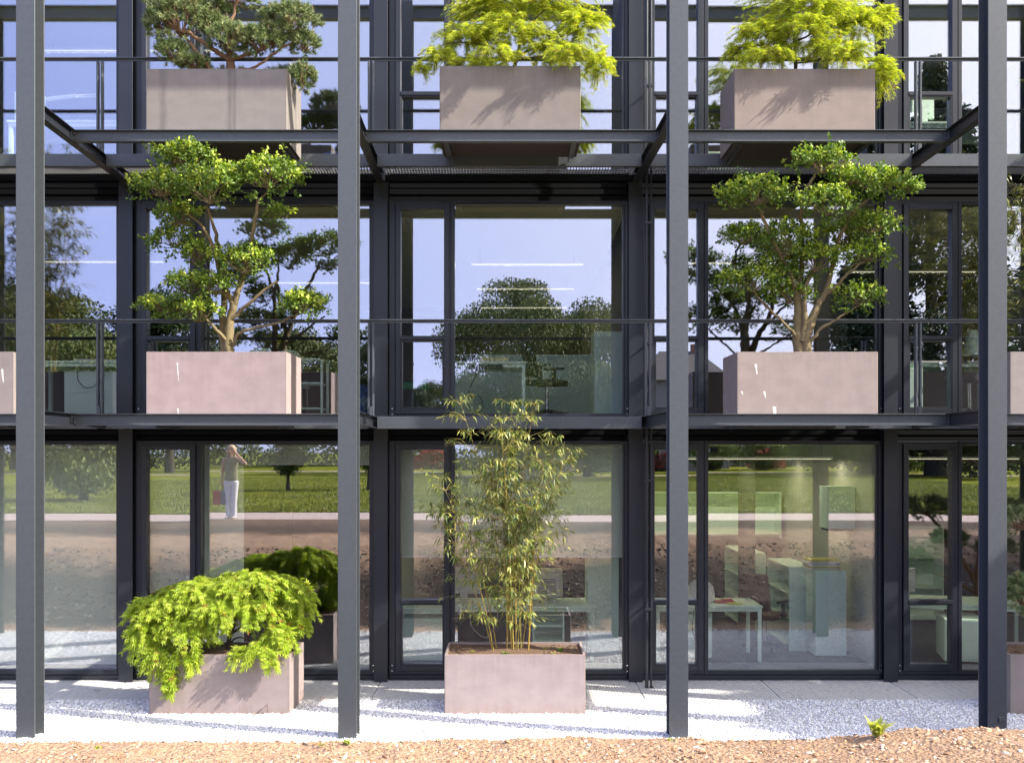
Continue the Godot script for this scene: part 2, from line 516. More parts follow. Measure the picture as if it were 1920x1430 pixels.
func make_ground() -> void:
	hn.seed = 4
	hn.frequency = 0.01
	hn.fractal_octaves = 4
	struct("gravel_bed", sheet(-14, 14, 0.9, 2.9, 70, 16), M.gravel)
	struct("soil_bank", soil_sheet(), M.soil)
	struct("footpath", sheet(-60, 60, 10.7, 13.1, 60, 2, 0.010), M.path)
	struct("lawn", sheet(-500, 500, 12.9, 700, 40, 40, 0.0), M.lawn)
	struct("far_path", sheet(-200, 200, 62, 64.5, 40, 1, 0.02), M.path)
	var g := MB.new()   # the ground that carries building and surroundings
	g.quad(Vector3(-500, -0.35, 12.9), Vector3(500, -0.35, 12.9), Vector3(500, -0.35, -300), Vector3(-500, -0.35, -300))
	struct("ground", g, M.pot)
	# concrete slabs along the facade, ribbed across
	var pav := Node3D.new()
	pav.name = numbered("pavement")
	add_child(pav)
	pav.set_meta("kind", "structure")
	var x := COLS[0] - 3.05 * 1.0
	var k := 0
	while x < 9.0:
		var mb := MB.new()
		var w := 1.525
		mb.box(Vector3(x + 0.004, -0.12, -0.06), Vector3(x + w - 0.004, -0.0045, 0.968), 0.004)
		var nrib := 46
		for i in nrib:
			var xa := x + 0.012 + (w - 0.024) * i / nrib
			mb.box(Vector3(xa, -0.012, -0.05), Vector3(xa + (w - 0.024) / nrib - 0.0065, 0.0 + 0.0006 * (i % 3), 0.960))
		part("slab", mb, M.concrete, pav)
		x += w
		k += 1
	# loose stones
	var wcol := [Color(0.78, 0.78, 0.79), Color(0.7, 0.7, 0.72), Color(0.82, 0.82, 0.8), Color(0.58, 0.58, 0.62), Color(0.74, 0.72, 0.7)]
	scatter_stones("gravel", "white marble chippings spread between the facade slabs and the soil bank", "gravel", 46000, 11, -7.6, 7.6, 0.99, 2.86, 0.007, 0.017, wcol, 0.7)
	var scol := [Color(0.31, 0.18, 0.095), Color(0.37, 0.23, 0.13), Color(0.22, 0.12, 0.06), Color(0.42, 0.30, 0.20), Color(0.28, 0.16, 0.09), Color(0.33, 0.20, 0.105), Color(0.52, 0.44, 0.36)]
	scatter_stones("soil_crumbs", "fine crumbs of orange brown earth lying along the crest of the soil bank", "soil crumbs", 34000, 12, -3.3, 3.3, 6.0, 7.2, 0.002, 0.0095, scol, 0.7, 3.2)
	scatter_stones("clods", "dark clods and pebbles lying on the slope of the soil bank", "clods", 16000, 13, -9.0, 9.0, 3.0, 6.1, 0.006, 0.03, [Color(0.03, 0.018, 0.012), Color(0.05, 0.03, 0.02), Color(0.04, 0.025, 0.015), Color(0.3, 0.26, 0.2)], 0.7, 2.5)
	scatter_stones("pebbles", "scattered pebbles and lumps on the right half of the earth crest", "pebbles", 1500, 14, -1.2, 3.3, 6.1, 7.0, 0.005, 0.019, scol, 0.7, 2.2)
	# grass blades in the near lawn
	var gb := MB.new()
	for i in 5:
		var a := TAU * i / 5.0
		var e := Vector3(cos(a), 0, sin(a))
		var sd := Vector3(-sin(a), 0, cos(a)) * 0.012
		gb.tri(e * 0.02 - sd, e * 0.02 + sd, e * 0.07 + Vector3(0, 0.085, 0))
	var gm := MultiMesh.new()
	gm.transform_format = MultiMesh.TRANSFORM_3D
	gm.use_colors = true
	gm.mesh = gb.mesh()
	gm.instance_count = 60000
	rng.seed = 88
	for i in 60000:
		var gx := rnd(-24, 24)
		var gz := 13.15 + 34.0 * pow(rng.randf(), 1.6)
		var q := 0.5 + 0.5 * hn.get_noise_2d(gx * 14.0, gz * 40.0)
		gm.set_instance_transform(i, Transform3D(Basis(Vector3.UP, rnd(0, TAU)).scaled(Vector3(1.3, rnd(0.5, 1.3), 1.3)), Vector3(gx, 1.195, gz)))
		gm.set_instance_color(i, Color(0.11, 0.145, 0.014).lerp(Color(0.36, 0.37, 0.05), q) * rnd(0.8, 1.2))
	var go := MultiMeshInstance3D.new()
	go.name = "grass"
	go.multimesh = gm
	go.material_override = M.chip
	add_child(go)
	tag(go, "uneven grass blades of the lawn beyond the footpath", "grass")
	go.set_meta("kind", "stuff")
	# daisies on the lawn
	var d := MultiMesh.new()
	d.transform_format = MultiMesh.TRANSFORM_3D
	var dm := MB.new()
	for i in 8:
		var a := TAU * i / 8.0
		var b := TAU * (i + 0.7) / 8.0
		dm.tri(Vector3(0, 0.05, 0), Vector3(cos(b) * 0.05, 0.06, sin(b) * 0.05), Vector3(cos(a) * 0.05, 0.06, sin(a) * 0.05))
	d.mesh = dm.mesh()
	rng.seed = 91
	d.instance_count = 1600
	for i in 1600:
		var cxx := rnd(-30, 30)
		var czz := 13.4 + 30.0 * pow(rng.randf(), 1.4)
		czz += 2.0 * sin(cxx * 0.7)
		d.set_instance_transform(i, Transform3D(Basis().scaled(Vector3.ONE * rnd(0.5, 1.1)), Vector3(cxx, 1.2, maxf(czz, 13.3))))
	var o := MultiMeshInstance3D.new()
	o.name = "daisies"
	o.multimesh = d
	o.material_override = mat(Color(0.8, 0.8, 0.75), 0.8)
	add_child(o)
	tag(o, "white daisies dotted over the lawn beyond the footpath", "daisies")
	o.set_meta("kind", "stuff")

# ---------------------------------------------------------------- building
const SILL := [0.13, 3.21, 6.14]
const HEAD := [2.862, 5.745, 8.68]
const DECK := [3.145, 6.085]      # tops of deck channel, brackets and planter beams
const DECKH := 0.138

func rect_frame(mb: MB, x0: float, x1: float, y0: float, y1: float, w: float, z0: float, z1: float, wb := -1.0) -> void:
	if wb < 0.0: wb = w
	mb.box(Vector3(x0, y0, z0), Vector3(x0 + w, y1, z1), 0.003)
	mb.box(Vector3(x1 - w, y0, z0), Vector3(x1, y1, z1), 0.003)
	mb.box(Vector3(x0 + w + 0.0005, y0 + 0.0005, z0 + 0.001), Vector3(x1 - w - 0.0005, y0 + wb, z1 - 0.001), 0.003)
	mb.box(Vector3(x0 + w + 0.0005, y1 - w, z0 + 0.001), Vector3(x1 - w - 0.0005, y1 - 0.0005, z1 - 0.001), 0.003)

func pane(parent: Node, x0: float, x1: float, y0: float, y1: float, z: float) -> void:
	var tx := rnd(-0.0016, 0.0016)
	var ty := rnd(-0.0016, 0.0016)
	for k in 2:
		var mb := MB.new()
		mb.quad(Vector3(x0, y0, 0), Vector3(x1, y0, 0), Vector3(x1, y1, 0), Vector3(x0, y1, 0))
		var m := Vector3((x0 + x1) / 2.0, (y0 + y1) / 2.0, 0)
		for i in mb.v.size():
			mb.v[i].z = z - 0.018 * k + (mb.v[i].x - m.x) * tx + (mb.v[i].y - m.y) * ty
		var nn := Vector3(-tx, -ty, 1).normalized()
		for i in mb.n.size():
			mb.n[i] = nn
		part("glass_pane", mb, M.glass, parent)

var bolt_mesh: ArrayMesh

func bolts(parent: Node, x: float, y: float, z: float) -> void:
	if bolt_mesh == null:
		var mb := MB.new()
		mb.rod(Vector3.ZERO, Vector3(0, 0, 0.014), 0.0085, 6)
		bolt_mesh = mb.mesh()
	for k in 2:
		part("bolt", bolt_mesh, M.bolt, parent, Vector3(x, y + k * 0.067, z))

func window(b: Node, i: int, fl: int) -> void:
	var xc: float = COLS[i]
	var y0: float = SILL[fl]
	var y1: float = HEAD[fl]
	var floor_words: String = ["ground", "first", "second"][fl]
	# narrow casement beside the column
	var w := Node3D.new()
	w.name = "casement_window"
	b.add_child(w, true)
	var fr := MB.new()
	rect_frame(fr, xc + 0.092, xc + 0.835, y0 - 0.055, y1 + 0.02, 0.072, -0.10, 0.035)
	part("frame", fr, M.frame, w)
	var sa := MB.new()
	rect_frame(sa, xc + 0.170, xc + 0.815, y0 - 0.005, y1 - 0.025, 0.062, -0.055, 0.062)
	var ty: float = y0 + (0.885 if fl > 0 else 0.80)
	sa.box(Vector3(xc + 0.2325, ty, -0.050), Vector3(xc + 0.7525, ty + 0.045, 0.068), 0.003)
	rect_frame(sa, xc + 0.2325, xc + 0.7525, y0 + 0.0575, ty - 0.001, 0.018, -0.045, 0.058)
	part("sash", sa, M.frame, w)
	pane(w, xc + 0.228, xc + 0.757, ty + 0.01, y1 - 0.083, 0.005)
	pane(w, xc + 0.245, xc + 0.740, y0 + 0.070, ty + 0.004, 0.005)
	bolts(w, xc + 0.130, y0 - 0.01, 0.034)
	# large fixed light
	var l := Node3D.new()
	l.name = "large_window"
	b.add_child(l, true)
	fr = MB.new()
	rect_frame(fr, xc + 0.8355, xc + 2.975, y0 - 0.055, y1 + 0.02, 0.045, -0.10, 0.04, 0.055)
	fr.box(Vector3(xc + 2.90, y0 - 0.03, -0.02), Vector3(xc + 2.9295, y1, 0.012), 0.003)
	part("frame", fr, M.frame, l)
	pane(l, xc + 0.872, xc + 2.905, y0 - 0.006, y1 - 0.02, -0.005)
	bolts(l, xc + 2.955, y0 - 0.01, 0.039)

func make_building() -> void:
	var b := thing("office_building", "three storey office with dark steel framed floor to ceiling windows", "building")
	rng.seed = 17
	var x0 := -7.95
	var x1 := 7.90
	var zb := -8.6
	for fl in 3:
		for i in 5:
			window(b, i, fl)
	# columns: H sections between the windows, flange outward
	for i in COLS.size():
		var mb := MB.new()
		mb.ibeam(Vector3(COLS[i], -0.1, 0.035), Vector3(COLS[i], 9.4, 0.035), Vector3(0, 0, 1), 0.166, 0.15, 0.012, 0.01)
		part("facade_column", mb, M.frame, b)
	# spandrels with blind boxes between the storeys
	for fl in 3:
		var ya: float = HEAD[fl] + 0.021
		var yb: float = (SILL[fl + 1] if fl < 2 else 9.4) - 0.056
		for i in 5:
			var mb := MB.new()
			var xa: float = COLS[i] + 0.092
			var xb: float = COLS[i] + 2.958
			mb.box(Vector3(xa, ya, -0.12), Vector3(xb, yb, -0.03), 0.003)
			var n := 4
			for k in n:
				var yk := lerpf(ya, yb, float(k) / n)
				mb.box(Vector3(xa + 0.001, yk + 0.004, -0.0295), Vector3(xb - 0.001, yk + (yb - ya) / n - 0.012, 0.0 + 0.012 * (k % 2)), 0.003)
			part("spandrel", mb, M.spandrel, b)
	# plinth strip under the ground floor windows
	for i in 5:
		var mb := MB.new()
		mb.box(Vector3(COLS[i] + 0.09, -0.1, -0.1), Vector3(COLS[i] + 2.96, 0.070, 0.015), 0.003)
		mb.box(Vector3(COLS[i] + 0.092, 0.028, 0.0155), Vector3(COLS[i] + 2.958, 0.066, 0.024), 0.002)
		part("plinth", mb, M.frame, b)
	# floors, ceilings, walls
	var fy := [0.10, 3.185, 6.115]
	for fl in 3:
		var mb := MB.new()
		mb.box(Vector3(x0, fy[fl] - 0.12, zb), Vector3(x1, fy[fl], -0.105))
		part("floor", mb, M.carpet, b)
		mb = MB.new()
		var cy: float = HEAD[fl] - 0.005
		mb.box(Vector3(x0, cy, zb), Vector3(x1, cy + 0.1, -0.125))
		part("ceiling", mb, M.ceiling, b)
	var rf := MB.new()
	rf.box(Vector3(x0 - 0.1, 9.0, zb - 0.1), Vector3(x1 + 0.1, 9.2, -0.125))
	part("roof", rf, M.concrete, b)
	var wl := MB.new()
	wl.box(Vector3(x0 - 0.2, -0.3, zb - 0.25), Vector3(x1 + 0.2, 9.4, zb))
	part("rear_wall", wl, M.wall, b)
	for s in [[x0 - 0.25, COLS[0] - 0.09], [COLS[5] + 0.09, x1 + 0.25]]:
		wl = MB.new()
		wl.box(Vector3(s[0], -0.3, zb), Vector3(s[1], 9.4, 0.02))
		part("side_wall", wl, M.darkwall, b)
	# partitions between some rooms
	for p in [[0, 1, -4.62, -1.2], [0, 2, -1.57, -1.3], [0, 4, 4.53, -0.35], [1, 1, -4.62, -2.2], [1, 3, 1.48, -0.5], [1, 4, 4.53, -1.6], [2, 1, -4.62, -2.5], [2, 3, 1.48, -0.6]]:
		wl = MB.new()
		wl.box(Vector3(p[2] - 0.06, fy[p[0]] + 0.001, zb + 0.001), Vector3(p[2] + 0.06, HEAD[p[0]] - 0.006, p[3]), 0.004)
		part("partition_wall", wl, M.wall if p[0] != 0 else M.offwhite, b)
	# round inner columns
	for p in [[0, 3.35, -2.2], [1, -3.6, -2.4], [1, 3.3, -2.4]]:
		wl = MB.new()
		wl.rod(Vector3(p[1], fy[p[0]] + 0.001, p[2]), Vector3(p[1], HEAD[p[0]] - 0.006, p[2]), 0.12, 20)
		part("inner_column", wl, M.darkwall, b)
	make_blinds()
	make_lamps()

func make_blinds() -> void:
	# [column, from, to, top, bottom, label]
	var rows := [
		[0, 0.86, 2.95, 2.83, 0.16, "pale roller blind lowered to the floor in the leftmost ground floor window"],
		[1, 0.20, 0.80, 2.83, 0.17, "pale roller blind behind the narrow window beside the drooping maple"],
		[1, 0.86, 1.345, 2.83, 0.17, "pale curtain strip behind the window that mirrors the woman"],
		[1, 1.36, 2.95, 2.83, 2.59, "short rolled blind at the top of the window behind the drooping maple"],
		[2, 0.20, 0.80, 2.83, 1.46, "half lowered blind in the narrow window left of the bamboo"],
		[2, 0.86, 2.95, 2.83, 1.46, "wide half lowered blind in the window behind the bamboo"],
	]
	for r in rows:
		var xc: float = COLS[r[0]]
		var t := thing("roller_blind", r[5], "roller blind", Vector3(0, 0, -0.15), "roller blinds behind the ground floor windows")
		var mb := MB.new()
		mb.box(Vector3(xc + r[1], r[4] + 0.02, -0.0015), Vector3(xc + r[2], r[3] - 0.05, 0.0015))
		part("fabric", mb, M.blind, t)
		mb = MB.new()
		mb.box(Vector3(xc + r[1], r[4], -0.008), Vector3(xc + r[2], r[4] + 0.0195, 0.008), 0.003)
		part("bottom_bar", mb, M.white, t)
		mb = MB.new()
		mb.rod(Vector3(xc + r[1], r[3] - 0.025, -0.03), Vector3(xc + r[2], r[3] - 0.025, -0.03), 0.028, 10)
		part("roller", mb, M.white, t)

func make_lamps() -> void:
	var spots := [
		[1, -0.62, 1.7, -2.8, "nearest of three hanging tube lamps in the middle first floor room"],
		[1, -0.62, 1.7, -5.0, "second of three hanging tube lamps in the middle first floor room"],
		[1, -0.62, 1.7, -7.2, "farthest of three hanging tube lamps in the middle first floor room"],
		[1, -6.9, 1.8, -2.6, "hanging tube lamp behind the mirrored bamboo at first floor left"],
		[1, -3.9, 1.8, -4.4, "hanging tube lamp behind the left box tree on the first floor"],
		[1, 2.6, 1.5, -2.7, "hanging tube lamp left of the first floor box tree at right"],
		[1, 5.0, 2.2, -3.4, "hanging tube lamp in the dark first floor room at right"],
		[2, -6.7, 2.6, -2.2, "hanging tube lamp in the second floor room at left"],
		[2, -0.6, 1.7, -3.2, "hanging tube lamp behind the middle maple on the second floor"],
		[0, 2.35, 2.0, -1.5, "hanging tube lamp close behind the glass over the desk with the red cloth"],
		[0, 4.75, 2.2, -1.6, "hanging tube lamp over the angled desk in the far right room"],
		[0, -0.6, 1.6, -1.9, "hanging tube lamp behind the half lowered blind and the bamboo"],
		[0, 2.4, 1.9, -3.5, "hanging tube lamp above the white shelves on the ground floor"],
	]
	for s in spots:
		var y: float = HEAD[s[0]] - 0.22
		var t := thing("tube_lamp", s[4], "lamp", Vector3(s[1], y, s[3]), "hanging tube lamps in the office rooms")
		var mb := MB.new()
		mb.box(Vector3(0, 0.02, -0.025), Vector3(s[2], 0.045, 0.025), 0.004)
		part("housing", mb, M.white, t)
		mb = MB.new()
		mb.box(Vector3(0.02, 0.006, -0.008), Vector3(s[2] - 0.02, 0.0195, 0.008), 0.003)
		part("lamp_tube", mb, M.lamp, t)
		for k in [0.15, s[2] - 0.15]:
			mb = MB.new()
			mb.rod(Vector3(k, 0.045, 0), Vector3(k, 0.215, 0), 0.003, 5)
			part("suspension_wire", mb, M.galv, t)
		var l := AreaLight3D.new()
		l.name = "tube_light"
		l.area_size = Vector2(s[2] - 0.05, 0.012)
		l.light_color = Color(1.0, 0.95, 0.8)
		l.light_energy = 0.65 if s[0] == 0 else 0.45
		l.area_range = 12.0
		l.area_attenuation = 2.0
		l.shadow_enabled = true
		t.add_child(l, true)
		l.position = Vector3(s[2] / 2.0, 0.003, 0)
		l.rotation_degrees.x = -90

# ---------------------------------------------------------------- steel frame, decks, rails
func make_frame() -> void:
	var fr := thing("steel_frame", "dark grey steel frame of tall posts and beams in front of the facade", "steel frame")
	for i in POSTS.size():
		var mb := MB.new()
		mb.ibeam(Vector3(POSTS[i], -0.3, 2.60), Vector3(POSTS[i], 9.35, 2.60), Vector3(0, 0, 1), 0.175, 0.20, 0.013, 0.01)
		part("post", mb, M.steel, fr)
	for fl in 2:
		var top: float = DECK[fl]
		for i in POSTS.size():
			var mb := MB.new()
			var a := Vector3(POSTS[i], top - 0.065, 2.498)
			var c := Vector3(COLS[i], top - 0.065, 0.12)
			mb.ibeam(a, c, Vector3(0, 1, 0), 0.088, 0.13, 0.009, 0.007)
			part("bracket_beam", mb, M.frame, fr)
		var bays := [1, 2, 3] if fl == 1 else [0, 1, 3, 4]
		for i in bays:
			var xa := lerpf(POSTS[i], COLS[i], (2.6 - 1.66) / 2.5) + 0.012
			var xb := lerpf(POSTS[i + 1], COLS[i + 1], (2.6 - 1.66) / 2.5) - 0.012
			var mb := MB.new()
			mb.ibeam(Vector3(xa + 0.008, top - 0.064, 1.66), Vector3(xb - 0.008, top - 0.064, 1.66), Vector3(0, 1, 0), 0.075, 0.122, 0.008, 0.006)
			part("planter_beam", mb, M.steel, fr)
			for x in [xa, xb]:
				mb = MB.new()
				mb.box(Vector3(x - 0.006, top - 0.122, 1.625), Vector3(x + 0.006, top - 0.006, 1.70), 0.001)
				part("end_plate", mb, M.steel, fr)
			for s in [[xa, 1.0], [xb, -1.0]]:
				for y in [0.038, 0.092]:
					mb = MB.new()
					mb.rod(Vector3(s[0] + s[1] * 0.028, top - y, 1.664), Vector3(s[0] + s[1] * 0.028, top - y, 1.684), 0.0095, 6)
					part("bolt", mb, M.galv, fr)
	var tb := MB.new()
	tb.ibeam(Vector3(-7.7, 9.19, 2.60), Vector3(7.7, 9.19, 2.60), Vector3(0, 1, 0), 0.12, 0.20, 0.012, 0.01)
	part("top_beam", tb, M.steel, fr)
	tb = MB.new()
	tb.box(Vector3(4.545, 0.22, 2.702), Vector3(4.60, 0.27, 2.712), 0.002)
	part("tab", tb, M.steel, fr)
	for k in 2:
		tb = MB.new()
		tb.rod(Vector3(4.558 + 0.028 * k, 0.245, 2.712), Vector3(4.558 + 0.028 * k, 0.245, 2.722), 0.008, 6)
		part("bolt", tb, M.galv, fr)

	for fl in 2:
		var top: float = DECK[fl]
		var dk := thing("balcony_walkway", ["narrow steel grating walkway along the first floor windows", "narrow steel grating walkway along the second floor windows"][fl], "walkway")
		for i in 5:
			var mb := MB.new()
			var xa := lerpf(POSTS[i], COLS[i], (2.6 - 0.84) / 2.5) + 0.05
			var xb := lerpf(POSTS[i + 1], COLS[i + 1], (2.6 - 0.84) / 2.5) - 0.05
			var y0 := top - DECKH
			# C channel with smooth outer face
			mb.box(Vector3(xa, y0, 0.842), Vector3(xb, top, 0.852), 0.002)
			mb.box(Vector3(xa, top - 0.009, 0.79), Vector3(xb, top - 0.0005, 0.8415), 0.001)
			mb.box(Vector3(xa, y0 + 0.0005, 0.79), Vector3(xb, y0 + 0.009, 0.8415), 0.001)
			part("edge_channel", mb, M.steel, dk)
			mb = MB.new()
			mb.box(Vector3(xa, y0 + 0.02, 0.13), Vector3(xb, top - 0.04, 0.142), 0.001)
			mb.box(Vector3(xa, y0 + 0.02, 0.1425), Vector3(xb, y0 + 0.028, 0.20), 0.001)
			part("inner_ledger", mb, M.spandrel, dk)
			mb = MB.new()
			var n := int((xb - xa) / 0.034)
			for k in n:
				var x := xa + (k + 0.5) * (xb - xa) / n
				mb.box(Vector3(x - 0.0017, top - 0.036, 0.145), Vector3(x + 0.0017, top - 0.004, 0.788))
			for k in 7:
				var z := 0.15 + k * 0.106
				mb.box(Vector3(xa, top - 0.012, z - 0.003), Vector3(xb, top - 0.0055, z + 0.003))
			part("grating", mb, M.galv, dk)
		# rails
		var rl := thing("balcony_railing", ["thin dark steel railing along the first floor walkway", "thin dark steel railing along the second floor walkway"][fl], "railing")
		var hy: float = [4.222, 7.155][fl]
		var mb := MB.new()
		mb.box(Vector3(-7.6, hy - 0.006, 0.815), Vector3(7.6, hy + 0.010, 0.865), 0.003)
		mb.box(Vector3(-7.6, hy - 0.030, 0.832), Vector3(7.6, hy - 0.0065, 0.842), 0.002)
		part("handrail", mb, M.steel, rl)
		for i in 6:
			var x := lerpf(POSTS[i], COLS[i], (2.6 - 0.84) / 2.5) + (-0.05 if i < 3 else 0.05) * 0.4
			for s in [-1.0, 1.0]:
				mb = MB.new()
				mb.box(Vector3(x + s * 0.024 - 0.010, top + 0.001, 0.812), Vector3(x + s * 0.024 + 0.010, hy - 0.031, 0.868), 0.002)
				part("railing_post", mb, M.steel, rl)
			mb = MB.new()
			mb.box(Vector3(x - 0.013, top + 0.001, 0.80), Vector3(x + 0.013, top + 0.11, 0.8805), 0.002)
			part("foot_plate", mb, M.steel, rl)
	# downpipe
	var dp := thing("downpipe", "slim dark downpipe running down beside the facade column right of the bamboo", "downpipe", Vector3(1.60, 0, 0.40))
	var p := MB.new()
	p.rod(Vector3(-0.03, 0.002, 0), Vector3(-0.03, 9.3, 0), 0.020, 12)
	part("pipe", p, M.frame, dp)
	p = MB.new()
	p.rod(Vector3(0.022, 0.002, 0), Vector3(0.022, 9.3, 0), 0.012, 10)
	p.box(Vector3(0.006, 0.003, -0.02), Vector3(0.05, 0.014, 0.02), 0.002)
	part("rod", p, M.frame, dp)
	for y in [0.9, 2.4, 4.0, 5.4, 7.0]:
		p = MB.new()
		p.box(Vector3(-0.056, y, -0.027), Vector3(0.038, y + 0.03, 0.027), 0.003)
		p.box(Vector3(-0.02, y + 0.005, -0.29), Vector3(0.0, y + 0.025, -0.0275), 0.002)
		part("clamp", p, M.frame, dp)

# ---------------------------------------------------------------- planters and plants
func planter(label: String, x: float, top: float, s: int, tone: Color, drips: Array, dark: Array, hgt := 0.742, w := 1.472) -> Node3D:
	var t := thing("planter", label, "planter", Vector3(x, top - hgt, 1.265), "fibre cement planters on the facade")
	var d := 0.70
	var m := StandardMaterial3D.new()
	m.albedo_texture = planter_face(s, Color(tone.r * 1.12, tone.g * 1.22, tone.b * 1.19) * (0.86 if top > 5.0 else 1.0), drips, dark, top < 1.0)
	m.roughness = 0.6
	var mb := MB.new()
	var hx := w / 2.0
	var hz := d / 2.0
	var c := 0.006
	var corners := [[Vector3(-hx + c, 0, hz), Vector3(hx - c, 0, hz)], [Vector3(hx, 0, hz - c), Vector3(hx, 0, -hz + c)], [Vector3(hx - c, 0, -hz), Vector3(-hx + c, 0, -hz)], [Vector3(-hx, 0, -hz + c), Vector3(-hx, 0, hz - c)]]
	var up := Vector3(0, hgt - 0.003, 0)
	for i in 4:
		var a: Vector3 = corners[i][0]
		var b: Vector3 = corners[i][1]
		mb.quad_uv(a, b, b + up, a + up)
		var e: Vector3 = corners[(i + 1) % 4][0]
		mb.quad(b, e, e + up, b + up)
	# rim and inner faces
	var th := 0.022
	var inner := [Vector3(-hx + th, hgt, hz - th), Vector3(hx - th, hgt, hz - th), Vector3(hx - th, hgt, -hz + th), Vector3(-hx + th, hgt, -hz + th)]
	var outer := [Vector3(-hx + c, hgt, hz - c * 0.5), Vector3(hx - c, hgt, hz - c * 0.5), Vector3(hx - c, hgt, -hz + c * 0.5), Vector3(-hx + c, hgt, -hz + c * 0.5)]
	for i in 4:
		var j := (i + 1) % 4
		mb.quad(outer[i], outer[j], inner[j], inner[i])
		mb.quad(inner[i], inner[j], inner[j] - Vector3(0, 0.2, 0), inner[i] - Vector3(0, 0.2, 0))
		var lo: Vector3 = corners[i][0] + up
		var lo2: Vector3 = corners[i][1] + up
		mb.quad(lo, lo2, outer[j], outer[i])
	part("box", mb, m, t)
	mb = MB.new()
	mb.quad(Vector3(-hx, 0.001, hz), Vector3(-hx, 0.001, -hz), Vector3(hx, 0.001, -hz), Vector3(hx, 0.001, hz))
	part("bottom", mb, M.base, t)  # painted darker than the box to deepen the shade underneath
	if top > 1.0:   # carrying angles under the box
		for sx in [-1.0, 1.0]:
			mb = MB.new()
			mb.box(Vector3(sx * (hx - 0.06) - 0.03, -0.006, -hz - 0.04), Vector3(sx * (hx - 0.06) + 0.03, -0.0005, hz - 0.03), 0.001)
			mb.box(Vector3(sx * (hx - 0.09) - 0.004, -0.05, -hz - 0.04), Vector3(sx * (hx - 0.09) + 0.004, -0.0065, hz - 0.03), 0.001)
			part("carrying_angle", mb, M.steel, t)
	# soil
	rng.seed = s + 5
	mb = MB.new()
	var n := 22
	var nzz := 11
	var f := FastNoiseLite.new(); f.seed = s; f.frequency = 2.5
	for i in n:
		for j in nzz:
			var q := []
			for o in [[0, 1], [1, 1], [1, 0], [0, 0]]:
				var xx := lerpf(-hx + th, hx - th, float(i + o[0]) / n)
				var zz := lerpf(-hz + th, hz - th, float(j + o[1]) / nzz)
				q.append(Vector3(xx, hgt - 0.028 + 0.022 * f.get_noise_2d(xx, zz) + 0.03 * exp(-8.0 * (xx * xx + zz * zz)), zz))
			mb.tri(q[0], q[1], q[2])
			mb.tri(q[0], q[2], q[3])
	for i in 260:
		var p := Vector3(rnd(-hx + 0.05, hx - 0.05), hgt - 0.022, rnd(-hz + 0.05, hz - 0.05))
		var r := rnd(0.004, 0.014)
		mb.obox(Transform3D(Basis.from_euler(Vector3(rnd(0, 3), rnd(0, 3), 0)), p + Vector3(0, 0.03 * f.get_noise_2d(p.x, p.z), 0)), Vector3(r, r * 0.5, r * 0.8))
	part("soil", mb, M.pot, t)
	return t

func bough(mb: MB, pts: Array, r0: float, r1: float, seg := 7, wig := 0.012) -> void:
	var out := PackedVector3Array()
	var rad := PackedFloat32Array()
	var n := pts.size()
	for i in n - 1:
		var p0: Vector3 = pts[maxi(i - 1, 0)]
		var p1: Vector3 = pts[i]
		var p2: Vector3 = pts[i + 1]
		var p3: Vector3 = pts[mini(i + 2, n - 1)]
		for k in 5:
			var t := k / 5.0
			var q := 0.5 * ((2.0 * p1) + (p2 - p0) * t + (2.0 * p0 - 5.0 * p1 + 4.0 * p2 - p3) * t * t + (3.0 * p1 - p0 - 3.0 * p2 + p3) * t * t * t)
			if i + k > 0:
				q += Vector3(rnd(-wig, wig), rnd(-wig, wig), rnd(-wig, wig))
			out.append(q)
			rad.append(lerpf(r0, r1, (i + t) / (n - 1)) * rnd(0.92, 1.1))
	out.append(pts[n - 1])
	rad.append(r1)
	mb.tube(out, rad, seg)

func small_leaf(mb: MB, p: Vector3, axis: Vector3, nrm: Vector3, l: float, w: float) -> void:
	var side := axis.cross(nrm).normalized()
	var up := side.cross(axis).normalized()
	var a := p + axis * l
	var m := p + axis * l * 0.5
	var e1 := m + side * w + up * w * 0.35
	var e2 := m - side * w + up * w * 0.35
	mb.tri(p, e1, a)
	mb.tri(p, a, e2)

func pick(cols: Array) -> Color:
	var a: Color = cols[rng.randi() % cols.size()]
	var b: Color = cols[rng.randi() % cols.size()]
	return a.lerp(b, rng.randf()) * rnd(0.82, 1.18)

